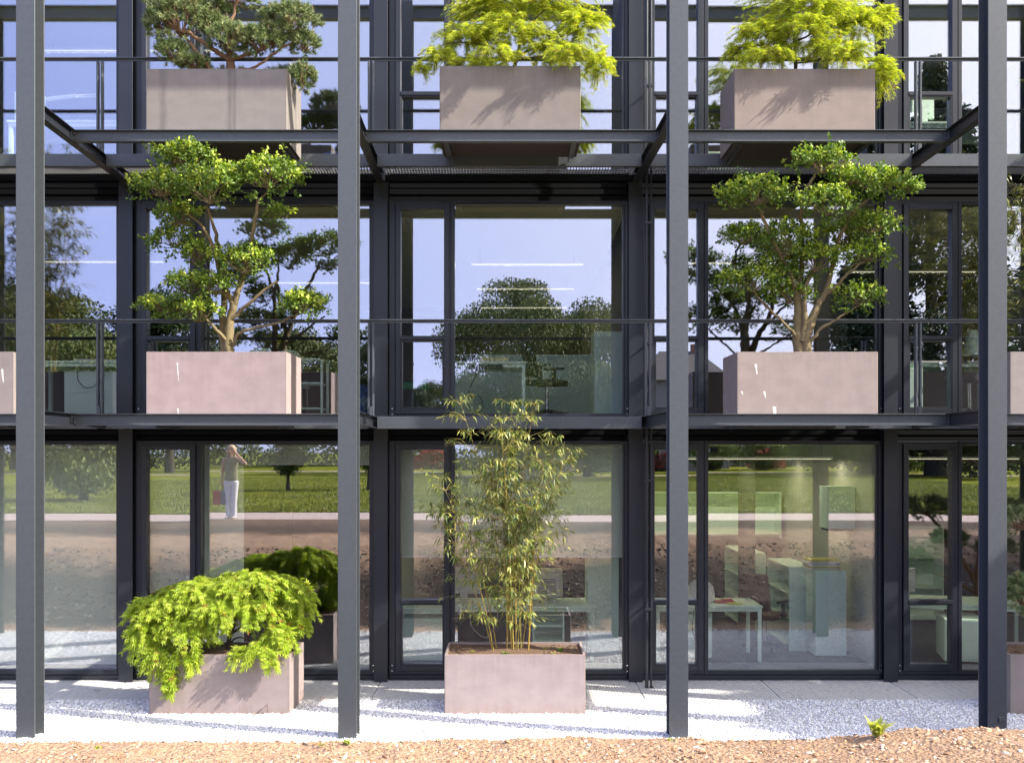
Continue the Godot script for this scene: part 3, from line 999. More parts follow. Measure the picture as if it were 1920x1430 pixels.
# pads: [px, py, half width px, half height px, z offset, clusters]
func box_tree(label: String, base: Vector3, stems: Array, pads: Array, s: int, z0: float) -> void:
	rng.seed = s
	var t := thing("box_tree", label, "tree", base, "cloud pruned box trees in the first floor planters")
	var wood := MB.new()
	for st in stems:
		var pts := []
		for q in st[2]:
			pts.append(at(q[0], q[1], z0 + q[2] + 0.42 * smoothstep(520.0, 360.0, q[1])) - base)
		bough(wood, pts, st[0], st[1], 9, 0.010)
	part("trunk", wood, M.bark, t)
	var k := 0
	for pd in pads:
		pd[4] += 0.48 * smoothstep(470.0, 360.0, pd[1])   # the upper pads reach out towards the light
		var c := at(pd[0], pd[1], z0 + pd[4]) - base
		var sc: float = (DIST - z0 - pd[4]) / F
		var r := Vector3(pd[2] * sc, pd[3] * sc, 0.62 * pd[2] * sc) * 0.90
		var tw := MB.new()
		var lv := MB.new()
		var root := c + Vector3(0, -r.y * 0.75, 0)
		if pd.size() > 6:
			root = at(pd[6], pd[7], z0 + pd[4] * 0.5) - base
			bough(tw, [root, root.lerp(c + Vector3(0, -r.y * 0.6, 0), 0.55) + Vector3(0, rnd(-0.02, 0.04), 0), c + Vector3(0, -r.y * 0.45, 0)], 0.014, 0.007, 6, 0.008)
			root = c + Vector3(0, -r.y * 0.45, 0)
		for i in 26:
			var d := rdir()
			d.y = absf(d.y) * 0.9 - 0.1
			var e := c + Vector3(d.x * r.x, d.y * r.y, d.z * r.z) * rnd(0.75, 0.98)
			bough(tw, [root, root.lerp(e, 0.5) + rdir() * 0.025 - Vector3(0, 0.01, 0), e], 0.0045, 0.0018, 4, 0.006)
		var nc: int = int(pd[5] * (0.74 if s == 201 else 0.60))
		for i in nc:
			var d := rdir()
			if d.y < -0.25 and rng.randf() < 0.75:
				d.y = absf(d.y)
			var lump := 1.0 + 0.42 * hn.get_noise_3d(d.x * 110.0 + s, d.y * 110.0, d.z * 110.0 + k * 70.0)
			var rr := lerpf(0.5, 1.08, pow(rng.randf(), 0.6)) * lump * (1.22 if rng.randf() < 0.10 else 1.0)
			var q := c + Vector3(d.x * r.x, d.y * r.y, d.z * r.z) * rr
			var cr := rnd(0.035, 0.06)
			var shoot := (d + Vector3(0, 0.55, 0) + rdir() * 0.5).normalized()
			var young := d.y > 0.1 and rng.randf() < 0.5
			for j in 11:
				var pp := q + shoot * rnd(-0.03, 0.035) + rdir() * cr * 0.55
				var ax := (shoot * 0.5 + rdir()).normalized()
				var nr := (Vector3(0, 0.8, 0.25) + d * 0.5 + rdir() * 0.8).normalized()
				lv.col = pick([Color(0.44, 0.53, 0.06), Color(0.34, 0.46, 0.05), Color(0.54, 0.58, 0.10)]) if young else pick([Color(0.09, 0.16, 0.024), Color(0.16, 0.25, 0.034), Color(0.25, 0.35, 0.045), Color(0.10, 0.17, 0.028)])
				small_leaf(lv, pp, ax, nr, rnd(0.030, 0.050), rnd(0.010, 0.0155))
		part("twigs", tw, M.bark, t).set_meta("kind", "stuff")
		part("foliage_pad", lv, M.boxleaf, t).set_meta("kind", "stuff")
		k += 1

func lobed_leaf(mb: MB, p: Vector3, axis: Vector3, nrm: Vector3, size: float, lobes: int, spread: float, narrow: float) -> void:
	var side := axis.cross(nrm).normalized()
	var up := side.cross(axis).normalized()
	for k in lobes:
		var ang := lerpf(-spread, spread, float(k) / (lobes - 1))
		var l := size * (1.0 - 0.5 * absf(ang) / spread) * rnd(0.85, 1.12)
		var d := axis * cos(ang) + side * sin(ang)
		var pr := d.cross(up)
		var mid := p + d * l * 0.5 - up * l * 0.02
		var tip := p + d * l - up * l * rnd(0.1, 0.28)
		var w := l * narrow
		mb.tri(p, mid + pr * w, tip)
		mb.tri(p, tip, mid - pr * w)

func maple(called: String, label: String, base: Vector3, stems: Array, pads: Array, s: int, z0: float, cols: Array, size: float, lobes: int, narrow: float, droop: float, group := "") -> void:
	rng.seed = s
	var t := thing(called, label, "tree", base, group)
	var wood := MB.new()
	for st in stems:
		var pts := []
		for q in st[2]:
			pts.append(at(q[0], q[1], z0 + q[2]) - base)
		bough(wood, pts, st[0], st[1], 7, 0.008)
	part("trunk", wood, M.mbark, t)
	for pd in pads:
		var c := at(pd[0], pd[1], z0 + pd[4]) - base
		var sc: float = (DIST - z0 - pd[4]) / F
		var r := Vector3(pd[2] * sc, pd[3] * sc, pd[6] if pd.size() > 6 else 0.6 * pd[2] * sc)
		var tw := MB.new()
		var lv := MB.new()
		var nt: int = int(pd[5] * 1.35)
		for i in nt:
			var d := rdir()
			if d.y < -0.35 and rng.randf() < 0.5: d.y = -d.y
			var e := c + Vector3(d.x * r.x, d.y * r.y, d.z * r.z) * rnd(0.65, 1.18)
			var b := c + Vector3(d.x * r.x * 0.3, d.y * r.y * 0.35 - 0.02, d.z * r.z * 0.3)
			var out := Vector3(d.x, 0, d.z).normalized()
			var prev := b
			var n := 9
			for j in range(1, n + 1):
				var f := float(j) / n
				var p := b.lerp(e, f) + Vector3(0, 0.05 * sin(PI * f) - droop * 0.09 * f * f, 0)
				if j % 3 == 0:
					tw.tube(PackedVector3Array([prev, p]), PackedFloat32Array([0.0026, 0.0018]), 3, false)
					prev = p
				for g in 2:
					var ax := (out * 0.75 + (e - b).normalized() * 0.4 + Vector3(0, -droop * rnd(0.3, 1.2), 0) + rdir() * 0.75).normalized()
					var nr := (Vector3(0, 1, 0) + out * 0.5 + rdir() * 0.55).normalized()
					lv.col = pick(cols) if rng.randf() > 0.018 else Color(0.42, 0.17, 0.05)
					lobed_leaf(lv, p + rdir() * 0.012, ax, nr, size * rnd(0.7, 1.2), lobes, 1.9, narrow)
		part("twigs", tw, M.mbark, t).set_meta("kind", "stuff")
		part("foliage_layer", lv, M.mapleleaf, t).set_meta("kind", "stuff")

func pine(label: String, base: Vector3, stems: Array, pads: Array, s: int, z0: float, group := "") -> void:
	rng.seed = s
	var t := thing("pine_tree", label, "tree", base, group)
	var wood := MB.new()
	for st in stems:
		var pts := []
		for q in st[2]:
			pts.append(at(q[0], q[1], z0 + q[2]) - base)
		bough(wood, pts, st[0], st[1], 8, 0.010)
	part("trunk", wood, M.pinebark, t)
	for pd in pads:
		var c := at(pd[0], pd[1], z0 + pd[4]) - base
		var sc: float = (DIST - z0 - pd[4]) / F
		var r := Vector3(pd[2] * sc, pd[3] * sc, 0.7 * pd[2] * sc)
		var tw := MB.new()
		var lv := MB.new()
		var root := c - Vector3(0, r.y * 0.7, 0)
		var nt: int = int(pd[5] * 2.5)
		r *= 1.24
		for i in nt:
			var d := rdir()
			if d.y < -0.2 and rng.randf() < 0.7: d.y = -d.y
			var tip := c + Vector3(d.x * r.x, d.y * r.y, d.z * r.z) * rnd(0.7, 1.0)
			var ax := (d + Vector3(0, 0.5, 0) + rdir() * 0.3).normalized()
			if i % 8 == 0:
				tw.tube(PackedVector3Array([root, root.lerp(tip, 0.6) + rdir() * 0.02, tip]), PackedFloat32Array([0.005, 0.004, 0.003]), 4, false)
			if d.y > 0.3 and rng.randf() < 0.10:   # pale candles
				tw.tube(PackedVector3Array([tip, tip + Vector3(0, rnd(0.03, 0.06), 0) + ax * 0.01]), PackedFloat32Array([0.004, 0.002]), 4, false)
			var b: Color = pick([Color(0.11, 0.16, 0.05), Color(0.19, 0.245, 0.085), Color(0.31, 0.345, 0.15), Color(0.14, 0.20, 0.065)])
			for j in 48:
				var nd := (ax * rnd(0.1, 1.1) + rdir() * 0.85).normalized()
				var p0 := tip - ax * rnd(0.0, 0.05)
				var l := rnd(0.032, 0.058)
				var sd := nd.cross(rdir()).normalized() * 0.0029
				lv.col = b * rnd(0.7, 1.3)
				lv.tri(p0 - sd, p0 + sd, p0 + nd * l)
		part("twigs", tw, M.pinebark, t).set_meta("kind", "stuff")
		part("needle_pad", lv, M.needle, t).set_meta("kind", "stuff")

func bamboo(label: String, x: float, y: float, z: float, h: float, n: int, s: int, spread: float, group := "") -> void:
	rng.seed = s
	var t := thing("bamboo_plant", label, "bamboo", Vector3(x, y, z), group)
	var lv := MB.new()
	var tw := MB.new()
	for i in n:
		var cu := MB.new()
		var ang := rnd(0, TAU)
		var r0 := 0.24 * sqrt(rng.randf()) * spread
		var b := Vector3(cos(ang) * r0 * 1.0, -0.03, sin(ang) * r0 * 0.45)
		var lean := Vector3(cos(ang) * rnd(0.02, 0.24) + rnd(-0.06, 0.06), 0, sin(ang) * rnd(0.0, 0.14)) * spread
		lean.x *= 1.4
		var hh := h * (1.0 if i < 3 else rnd(0.55, 0.95))
		if i < 3: lean = Vector3([-0.30, -0.06, 0.16][i] * spread, 0, 0.05)
		var pts := PackedVector3Array()
		var rad := PackedFloat32Array()
		var m := 15
		cu.col = pick([Color(0.40, 0.27, 0.05), Color(0.33, 0.25, 0.06), Color(0.45, 0.32, 0.08), Color(0.24, 0.22, 0.06)])
		for k in m + 1:
			var f := float(k) / m
			var p := b + Vector3(0, hh * f, 0) + lean * (f + 0.9 * f * f)
			if f > 0.8: p.y -= 0.25 * (f - 0.8) * hh * 0.3
			pts.append(p)
			rad.append(lerpf(0.0068, 0.0018, f))
		cu.tube(pts, rad, 6)
		for k in range(1, m):
			var ax := (pts[k + 1] - pts[k - 1]).normalized()
			cu.tube(PackedVector3Array([pts[k] - ax * 0.004, pts[k] + ax * 0.004]), PackedFloat32Array([rad[k] * 1.35, rad[k] * 1.3]), 6)
		part("cane", cu, M.culm, t)
		for k in range(3, m + 1):
			var f := float(k) / m
			var nb := 4 if f < 0.9 else 5
			if f < 0.42 and rng.randf() < 0.5: continue
			for j in nb:
				var a2 := rnd(0, TAU)
				var o := Vector3(cos(a2), rnd(0.35, 1.0), sin(a2) * 0.75).normalized()
				var bl := rnd(0.17, 0.72) * (1.2 - 0.85 * f) * smoothstep(0.0, 0.38, f) * sqrt(spread)
				var p0 := pts[k]
				var p1 := p0 + o * bl * 0.6
				var p2 := p1 + (o * 0.6 + Vector3(o.x * 0.3, -0.35, o.z * 0.3)) * bl * 0.5
				tw.col = Color(0.4, 0.33, 0.08)
				tw.tube(PackedVector3Array([p0, p1, p2]), PackedFloat32Array([0.0022, 0.0016, 0.001]), 3, false)
				for g in 13:
					var q := p1.lerp(p2, rnd(0.0, 1.0)) if g > 4 else p0.lerp(p1, rnd(0.4, 1.0))
					var dd := (Vector3(o.x, rnd(-0.9, 0.25), o.z) + rdir() * 0.75).normalized()
					lv.col = pick([Color(0.10, 0.155, 0.028), Color(0.17, 0.22, 0.04), Color(0.38, 0.38, 0.09), Color(0.07, 0.12, 0.024), Color(0.48, 0.44, 0.14), Color(0.13, 0.18, 0.03)])
					bamboo_leaf(lv, q, dd, rnd(0.055, 0.105))
	part("twigs", tw, M.culm, t).set_meta("kind", "stuff")
	part("leaves", lv, M.bambooleaf, t).set_meta("kind", "stuff")

func bamboo_leaf(mb: MB, p: Vector3, d: Vector3, l: float) -> void:
	var side := d.cross(Vector3(0, 1, 0.2) + rdir() * 0.4).normalized()
	var w := l * 0.085
	var a := p + d * l * 0.15
	var m := p + d * l * 0.5 - Vector3(0, l * 0.05, 0)
	var tip := p + d * l - Vector3(0, l * 0.25, 0)
	mb.tri(a, m + side * w, m - side * w)
	mb.tri(m - side * w, m + side * w, tip)

func weed(label: String, p: Vector3, h: float, n: int, s: int, cols: Array, group := "", wide := 0.28) -> void:
	rng.seed = s
	var mb := MB.new()
	for i in n:
		var a := rnd(0, TAU)
		var d := Vector3(cos(a) * rnd(0.25, 1.0), rnd(0.7, 1.7), sin(a) * rnd(0.3, 1.0)).normalized()
		var l := h * rnd(0.6, 1.05)
		var side := d.cross(Vector3(0, 1, 0)).normalized()
		var q := Vector3(rnd(-0.02, 0.02), -0.005, rnd(-0.02, 0.02))
		var prev := q
		var pw := 0.002
		mb.col = pick(cols)
		for k in range(1, 6):
			var f := k / 5.0
			var c := q + d * l * f - Vector3(0, l * 0.35 * f * f, 0)
			var w := h * wide * sin(PI * minf(f * 0.85 + 0.08, 1.0)) * (1.0 if k % 2 else 0.72) * 0.5
			mb.quad(prev - side * pw, prev + side * pw, c + side * w, c - side * w)
			prev = c
			pw = w
	var o := solo("weed", mb, M.mapleleaf, label, "weed", group)
	o.position = p

func make_planting() -> void:
	var warm := Color(0.275, 0.205, 0.20)
	var cool := Color(0.235, 0.185, 0.178)
	var top2 := 3.79
	var top3 := 6.752
	var top1 := 0.632
	# second floor
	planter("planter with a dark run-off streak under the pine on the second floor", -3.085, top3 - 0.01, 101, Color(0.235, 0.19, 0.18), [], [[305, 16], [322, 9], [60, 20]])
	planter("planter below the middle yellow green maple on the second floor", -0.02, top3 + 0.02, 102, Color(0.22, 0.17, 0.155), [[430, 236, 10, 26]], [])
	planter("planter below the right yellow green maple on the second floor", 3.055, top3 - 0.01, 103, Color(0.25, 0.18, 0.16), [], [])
	# first floor
	planter("planter cut by the left edge of the photo on the first floor", -5.935, top2, 104, cool, [[470, 60, 50, 5]], [[380, 30], [420, 14]])
	planter("planter with two long white streaks under the left box tree on the first floor", -3.085, top2, 105, Color(0.315, 0.225, 0.225), [[112, 36, 68, 3.2], [114, 202, 60, 3.4]], [])
	planter("planter with white bird droppings under the right box tree on the first floor", 3.085, top2, 106, Color(0.27, 0.20, 0.19), [[66, 42, 38, 6], [97, 140, 24, 5], [134, 196, 56, 9], [14, 140, 14, 4]], [])
	planter("planter with bamboo at the right edge on the first floor", 5.935, top2, 107, cool, [], [])
	# ground floor
	planter("planter on the gravel overhung by the drooping lime green maple", -3.055, top1, 108, Color(0.27, 0.20, 0.20), [], [])
	planter("planter on the gravel holding the tall bamboo", 0.03, top1, 109, Color(0.315, 0.235, 0.238), [], [])
	planter("planter with a pine on the gravel at the right edge", 5.935, top1, 110, cool, [], [])

	# box trees
	var zt := 1.25
	box_tree("bushy cloud pruned box tree with a thick two stemmed trunk at left", at(428, 664, zt), [
		[0.056, 0.040, [[429, 668, 0], [428, 635, 0], [431, 600, 0], [437, 570, 0.02]]],
		[0.050, 0.034, [[424, 668, -0.03], [418, 630, -0.06], [417, 590, -0.08], [421, 545, -0.1]]],
		[0.036, 0.014, [[437, 572, 0.02], [449, 535, 0.05], [462, 490, 0.05], [474, 440, 0.02], [478, 405, 0], [486, 372, 0.0]]],
		[0.032, 0.012, [[437, 572, 0.02], [424, 545, 0.08], [412, 510, 0.12], [400, 465, 0.1], [380, 425, 0.1]]],
		[0.030, 0.012, [[421, 545, -0.1], [412, 480, -0.1], [402, 430, -0.08], [385, 385, -0.05]]],
		[0.022, 0.010, [[412, 480, -0.1], [375, 420, -0.12], [330, 385, -0.1]]],
		[0.022, 0.010, [[432, 600, 0.02], [470, 565, 0.08], [500, 540, 0.1], [520, 528, 0.1]]],
		[0.020, 0.009, [[436, 648, 0.02], [452, 622, 0.08], [490, 612, 0.12], [530, 603, 0.14]]],
		[0.020, 0.009, [[424, 640, 0.02], [405, 618, 0.1], [385, 597, 0.14], [372, 580, 0.15]]]],
		[[345, 297, 62, 30, -0.05, 190], [305, 352, 62, 36, 0.0, 190, 340, 388], [392, 352, 66, 44, 0.1, 240], [505, 334, 70, 42, 0.0, 260, 486, 374],
		[335, 405, 50, 24, -0.1, 110], [325, 452, 52, 30, -0.05, 140, 385, 440], [372, 478, 40, 26, 0.1, 90], [352, 538, 56, 30, 0.1, 150, 412, 545], [456, 492, 58, 30, 0.22, 190],
		[405, 535, 40, 26, 0.2, 90], [568, 575, 48, 30, 0.15, 150, 530, 603], [302, 575, 46, 24, 0.05, 110, 372, 585], [375, 585, 45, 26, 0.16, 110], [440, 330, 40, 24, 0.0, 80], [520, 400, 30, 14, -0.1, 40]], 201, zt)
	box_tree("open crowned box tree with fanned stems at right", at(1505, 664, zt), [
		[0.062, 0.042, [[1500, 668, 0], [1496, 630, 0], [1497, 590, 0], [1495, 555, 0.02]]],
		[0.058, 0.036, [[1511, 668, 0.02], [1513, 630, 0.03], [1523, 600, 0.03], [1534, 570, 0.02]]],
		[0.034, 0.016, [[1505, 640, 0.04], [1510, 590, 0.05], [1508, 555, 0.05], [1514, 525, 0.05], [1530, 505, 0.04]]],
		[0.034, 0.014, [[1495, 555, 0.02], [1488, 530, 0.05], [1476, 500, 0.05], [1460, 470, 0.03]]],
		[0.030, 0.013, [[1497, 560, 0], [1502, 500, -0.08], [1506, 440, -0.1], [1502, 400, -0.08], [1515, 350, -0.03], [1530, 325, 0]]],
		[0.036, 0.014, [[1534, 570, 0.02], [1545, 555, 0.0], [1560, 505, -0.05], [1570, 460, -0.05], [1590, 415, -0.03], [1625, 375, 0.0]]],
		[0.024, 0.010, [[1545, 555, 0.0], [1575, 530, 0.05], [1600, 505, 0.08], [1620, 490, 0.1]]],
		[0.022, 0.009, [[1515, 648, 0.03], [1535, 622, 0.08], [1565, 600, 0.1], [1590, 585, 0.1]]],
		[0.020, 0.009, [[1496, 640, 0.02], [1485, 620, 0.05], [1455, 590, 0.08], [1425, 560, 0.1]]],
		[0.018, 0.008, [[1476, 500, 0.05], [1440, 430, 0.02], [1425, 395, 0.0]]]],
		[[1540, 304, 66, 32, 0.0, 190], [1596, 332, 44, 22, -0.05, 80], [1420, 368, 70, 38, 0.0, 250, 1440, 425], [1548, 382, 58, 32, 0.1, 190], [1648, 348, 76, 30, 0.0, 260, 1615, 385], [1706, 352, 24, 10, 0.0, 40],
		[1478, 452, 62, 42, 0.12, 270], [1412, 532, 66, 34, 0.1, 230, 1450, 588], [1530, 487, 52, 34, 0.15, 190], [1632, 425, 56, 30, 0.05, 190, 1590, 430], [1622, 480, 58, 28, 0.1, 150, 1580, 505],
		[1612, 560, 54, 30, 0.1, 120, 1580, 592], [1450, 500, 45, 30, 0.0, 130], [1400, 445, 46, 26, -0.05, 110, 1440, 435], [1580, 440, 40, 30, -0.1, 100], [1480, 552, 50, 26, 0.0, 110], [1370, 372, 24, 22, 0.0, 60]], 202, zt)

	# maples
	var gold := [Color(0.70, 0.72, 0.09), Color(0.56, 0.63, 0.07), Color(0.80, 0.79, 0.15), Color(0.40, 0.50, 0.06)]
	maple("thread_leaf_maple", "feathery yellow green maple in the middle planter of the second floor", at(965, 130, 1.25), [
		[0.022, 0.014, [[962, 136, 0], [966, 118, 0], [972, 100, 0], [976, 70, 0]]],
		[0.012, 0.005, [[970, 105, 0], [1000, 92, 0.05], [1040, 70, 0.1], [1085, 50, 0.1]]],
		[0.012, 0.005, [[966, 115, 0], [1000, 108, 0.1], [1060, 98, 0.15], [1110, 108, 0.15]]],
		[0.011, 0.004, [[968, 112, 0], [930, 92, 0.05], [880, 80, 0.08], [835, 82, 0.1]]],
		[0.010, 0.004, [[976, 70, 0], [980, 40, -0.05], [960, 10, -0.05], [930, -10, -0.05]]],
		[0.010, 0.004, [[976, 70, 0], [1000, 40, 0.05], [1030, 10, 0.05]]]],
		[[790, 128, 18, 10, 0.1, 8, 0.1], [930, 100, 60, 16, 0.46, 16, 0.14], [1060, 100, 56, 18, 0.48, 20, 0.14], [1000, 110, 110, 14, 0.15, 18, 0.25], [880, 118, 60, 12, 0.12, 20, 0.2], [980, 8, 140, 42, 0.0, 120, 0.4], [878, 72, 74, 34, 0.05, 62], [1090, 52, 62, 46, 0.05, 75], [1122, 122, 30, 42, 0.12, 34, 0.2], [825, 104, 40, 20, 0.1, 22, 0.2], [960, 62, 92, 36, 0.12, 72, 0.35], [900, 20, 60, 30, 0.0, 40], [1040, 95, 60, 26, 0.1, 34], [1075, -25, 70, 30, 0, 40], [910, -30, 80, 30, 0, 40]], 301, 1.25, gold, 0.058, 7, 0.046, 0.7, "yellow green maples on the second floor")
	maple("thread_leaf_maple", "feathery yellow green maple in the right planter of the second floor", at(1492, 132, 1.25), [
		[0.022, 0.014, [[1492, 138, 0], [1492, 110, 0], [1490, 80, 0], [1492, 50, 0]]],
		[0.012, 0.005, [[1492, 115, 0], [1460, 95, 0.05], [1420, 85, 0.1], [1385, 90, 0.1]]],
		[0.012, 0.005, [[1490, 80, 0], [1530, 60, 0.05], [1580, 45, 0.08], [1625, 40, 0.1]]],
		[0.011, 0.004, [[1494, 118, 0], [1550, 112, 0.1], [1600, 110, 0.15], [1650, 120, 0.15]]],
		[0.010, 0.004, [[1492, 50, 0], [1480, 20, -0.05], [1470, -10, -0.05]]]],
		[[1440, 100, 50, 16, 0.46, 14, 0.14], [1590, 96, 62, 20, 0.48, 22, 0.14], [1520, 15, 125, 46, 0.0, 120, 0.4], [1425, 65, 58, 38, 0.05, 62], [1610, 48, 62, 36, 0.05, 62], [1650, 142, 38, 40, 0.12, 48, 0.22], [1500, 70, 80, 40, 0.12, 70, 0.35], [1390, 98, 38, 24, 0.08, 30], [1570, 98, 70, 24, 0.12, 44], [1450, 108, 50, 16, 0.1, 26], [1480, -25, 90, 30, 0, 44], [1660, 30, 28, 24, 0.05, 16]], 302, 1.25, gold, 0.058, 7, 0.046, 0.7, "yellow green maples on the second floor")
	var lime := [Color(0.46, 0.58, 0.055), Color(0.36, 0.50, 0.045), Color(0.56, 0.64, 0.10), Color(0.50, 0.58, 0.06)]
	maple("drooping_maple", "low lime green maple drooping over the left ground floor planter", at(428, 1225, 1.28), [
		[0.030, 0.020, [[424, 1240, 0], [427, 1215, 0.02], [432, 1190, 0.02], [440, 1170, 0.02]]],
		[0.014, 0.006, [[432, 1190, 0.02], [470, 1165, 0.05], [520, 1140, 0.05]]],
		[0.012, 0.005, [[427, 1205, 0.02], [450, 1195, 0.1], [475, 1205, 0.18]]],
		[0.014, 0.006, [[432, 1190, 0.02], [390, 1160, 0.05], [330, 1140, 0.1], [280, 1150, 0.1]]],
		[0.012, 0.005, [[440, 1170, 0.02], [450, 1130, 0.0], [470, 1100, 0.0]]]],
		[[475, 1096, 98, 34, 0.0, 120, 0.42], [365, 1112, 80, 36, 0.02, 90, 0.4], [300, 1140, 66, 34, 0.08, 80, 0.35], [556, 1122, 40, 44, 0.0, 50], [282, 1185, 50, 38, 0.12, 66, 0.28], [300, 1238, 42, 34, 0.28, 42, 0.14], [345, 1235, 34, 16, 0.36, 20, 0.10], [318, 1272, 15, 20, 0.40, 12, 0.06],
		[405, 1142, 84, 34, 0.16, 90, 0.32], [480, 1222, 62, 20, 0.34, 44, 0.16], [520, 1196, 40, 34, 0.22, 40, 0.2], [350, 1178, 60, 30, 0.22, 66, 0.24], [560, 1165, 22, 16, 0.1, 14], [470, 1140, 70, 26, 0.16, 50, 0.28], [368, 1222, 12, 12, 0.4, 5, 0.05]], 303, 1.28, lime, 0.064, 7, 0.095, 1.2)

	# pine
	pine("cloud pruned pine with grey green needle pads at second floor left", at(433, 132, 1.25), [
		[0.050, 0.034, [[434, 140, 0], [432, 122, 0], [431, 108, 0], [430, 95, 0]]],
		[0.030, 0.016, [[431, 112, 0.02], [405, 95, 0.05], [385, 82, 0.08], [360, 65, 0.1], [335, 55, 0.1]]],
		[0.024, 0.015, [[395, 138, 0.05], [385, 115, 0.08], [365, 92, 0.08], [345, 70, 0.06]]],
		[0.026, 0.012, [[430, 95, 0], [430, 55, 0], [437, 25, 0], [450, -10, 0]]],
		[0.022, 0.010, [[436, 110, 0.02], [455, 105, 0.06], [490, 92, 0.08], [530, 68, 0.08]]],
		[0.018, 0.009, [[446, 132, 0.02], [480, 125, 0.08], [515, 100, 0.1], [548, 80, 0.1]]],
		[0.016, 0.009, [[430, 95, 0.0], [400, 60, -0.1], [395, 20, -0.1]]]],
		[[340, 38, 58, 46, 0.05, 150], [295, 45, 24, 30, 0.0, 40], [378, 12, 50, 30, -0.05, 90], [430, 72, 40, 26, 0.14, 90], [490, 78, 40, 26, 0.12, 90], [545, 40, 52, 30, 0.05, 120], [570, 82, 26, 24, 0.05, 50], [568, 146, 24, 26, 0.1, 50], [322, 98, 28, 22, 0.1, 50], [360, 118, 30, 14, 0.1, 45], [438, -10, 45, 26, -0.05, 80], [310, -15, 50, 26, 0.0, 70], [515, 60, 30, 20, 0.1, 50], [400, 45, 25, 20, 0.02, 40]], 401, 1.25)
	pine("low pine with spread boughs in the planter at the right edge", at(2040, 1190, 1.25), [
		[0.045, 0.034, [[2040, 1235, 0], [2038, 1190, 0], [2036, 1150, 0]]],
		[0.034, 0.018, [[2036, 1150, 0], [2000, 1080, 0.05], [1960, 1020, 0.08], [1930, 985, 0.1]]],
		[0.036, 0.020, [[2036, 1150, 0], [2045, 1060, 0], [2055, 960, 0], [2060, 880, 0]]],
		[0.030, 0.016, [[2040, 1140, 0], [2090, 1060, 0.05], [2130, 1000, 0.1]]],
		[0.022, 0.012, [[2030, 1170, 0], [1980, 1140, 0.1], [1930, 1125, 0.15]]]],
		[[1920, 975, 60, 26, 0.0, 90], [2060, 860, 80, 34, 0, 120], [2140, 985, 60, 26, 0.1, 80], [1918, 1112, 34, 34, 0.15, 90], [1990, 1050, 45, 20, 0.1, 60], [2100, 1070, 50, 22, 0.1, 60]], 402, 1.25)
	# bamboo
	bamboo("tall bamboo with yellow canes in the middle ground floor planter", 0.01, top1 - 0.05, 1.25, 2.74, 17, 501, 1.0)
	bamboo("bamboo in the planter beyond the right edge of the first floor", 6.12, top2 - 0.05, 1.25, 3.0, 15, 502, 0.95)
	bamboo("bamboo in the planter beyond the left edge of the first floor", -6.32, top2 - 0.05, 1.25, 3.1, 15, 503, 0.9)
	# weeds
	var wg := [Color(0.26, 0.33, 0.04), Color(0.36, 0.40, 0.07), Color(0.2, 0.28, 0.04)]
	var dry := [Color(0.42, 0.33, 0.12), Color(0.30, 0.32, 0.08), Color(0.48, 0.40, 0.18)]
	weed("broad leaved pale green weed on the earth crest near the right post", at(1645, 1378, 6.35), 0.175, 44, 601, [Color(0.45, 0.46, 0.14), Color(0.3, 0.36, 0.06), Color(0.55, 0.53, 0.22)], "", 0.15)
	weed("small weed on the earth crest in front of the second post", at(652, 1392, 6.3), 0.045, 22, 602, wg)
	weed("flat weed lying on the earth crest left of the second post", at(603, 1396, 6.35), 0.03, 24, 603, dry)
	weed("tiny weed on the earth crest below the bamboo planter", at(1100, 1394, 6.3), 0.032, 12, 604, wg)
	weed("tiny weed on the earth crest before the third post", at(1260, 1388, 6.3), 0.035, 10, 605, wg)
	weed("sparse seedling on the earth crest right of the third post", at(1368, 1384, 6.3), 0.035, 6, 606, wg)
	weed("small green tuft on the earth at the lower left", at(185, 1402, 6.55), 0.03, 14, 607, wg)
	weed("leafy weed in the soil at the foot of the bamboo canes", Vector3(-0.07, top1 - 0.03, 1.5), 0.075, 18, 608, [Color(0.13, 0.22, 0.03), Color(0.2, 0.3, 0.05)], "", 0.4)
	weed("leafy weed at the right end of the bamboo planter", Vector3(0.52, top1 - 0.03, 1.35), 0.085, 18, 609, [Color(0.13, 0.22, 0.03), Color(0.2, 0.3, 0.05)], "", 0.4)
	weed("dry grass tuft behind the right side of the bamboo planter rim", Vector3(0.36, top1 - 0.03, 1.30), 0.10, 60, 610, dry, "", 0.05)
	weed("yellowed grass tuft at the front right of the bamboo planter", Vector3(0.44, top1 - 0.03, 1.52), 0.09, 60, 611, dry, "", 0.05)
	weed("spiky grass seedling at the left of the bamboo planter", Vector3(-0.43, top1 - 0.03, 1.40), 0.09, 14, 612, wg, "", 0.08)
	weed("flat pale weed at the left front corner of the bamboo planter", Vector3(-0.58, top1 - 0.03, 1.54), 0.05, 16, 613, [Color(0.3, 0.34, 0.06)], "", 0.4)
	weed("two leaved seedling on the soil of the left first floor planter", at(379, 662, 1.52), 0.045, 4, 614, [Color(0.22, 0.32, 0.08)], "", 0.5)
	weed("low weeds at the trunk of the left box tree", at(424, 663, 1.54), 0.025, 10, 615, wg, "", 0.5)
	weed("low weeds left of the trunk of the right box tree", at(1418, 664, 1.5), 0.045, 30, 616, dry, "", 0.3)
	weed("low weeds right of the trunk of the right box tree", at(1570, 664, 1.5), 0.045, 30, 617, wg, "", 0.3)
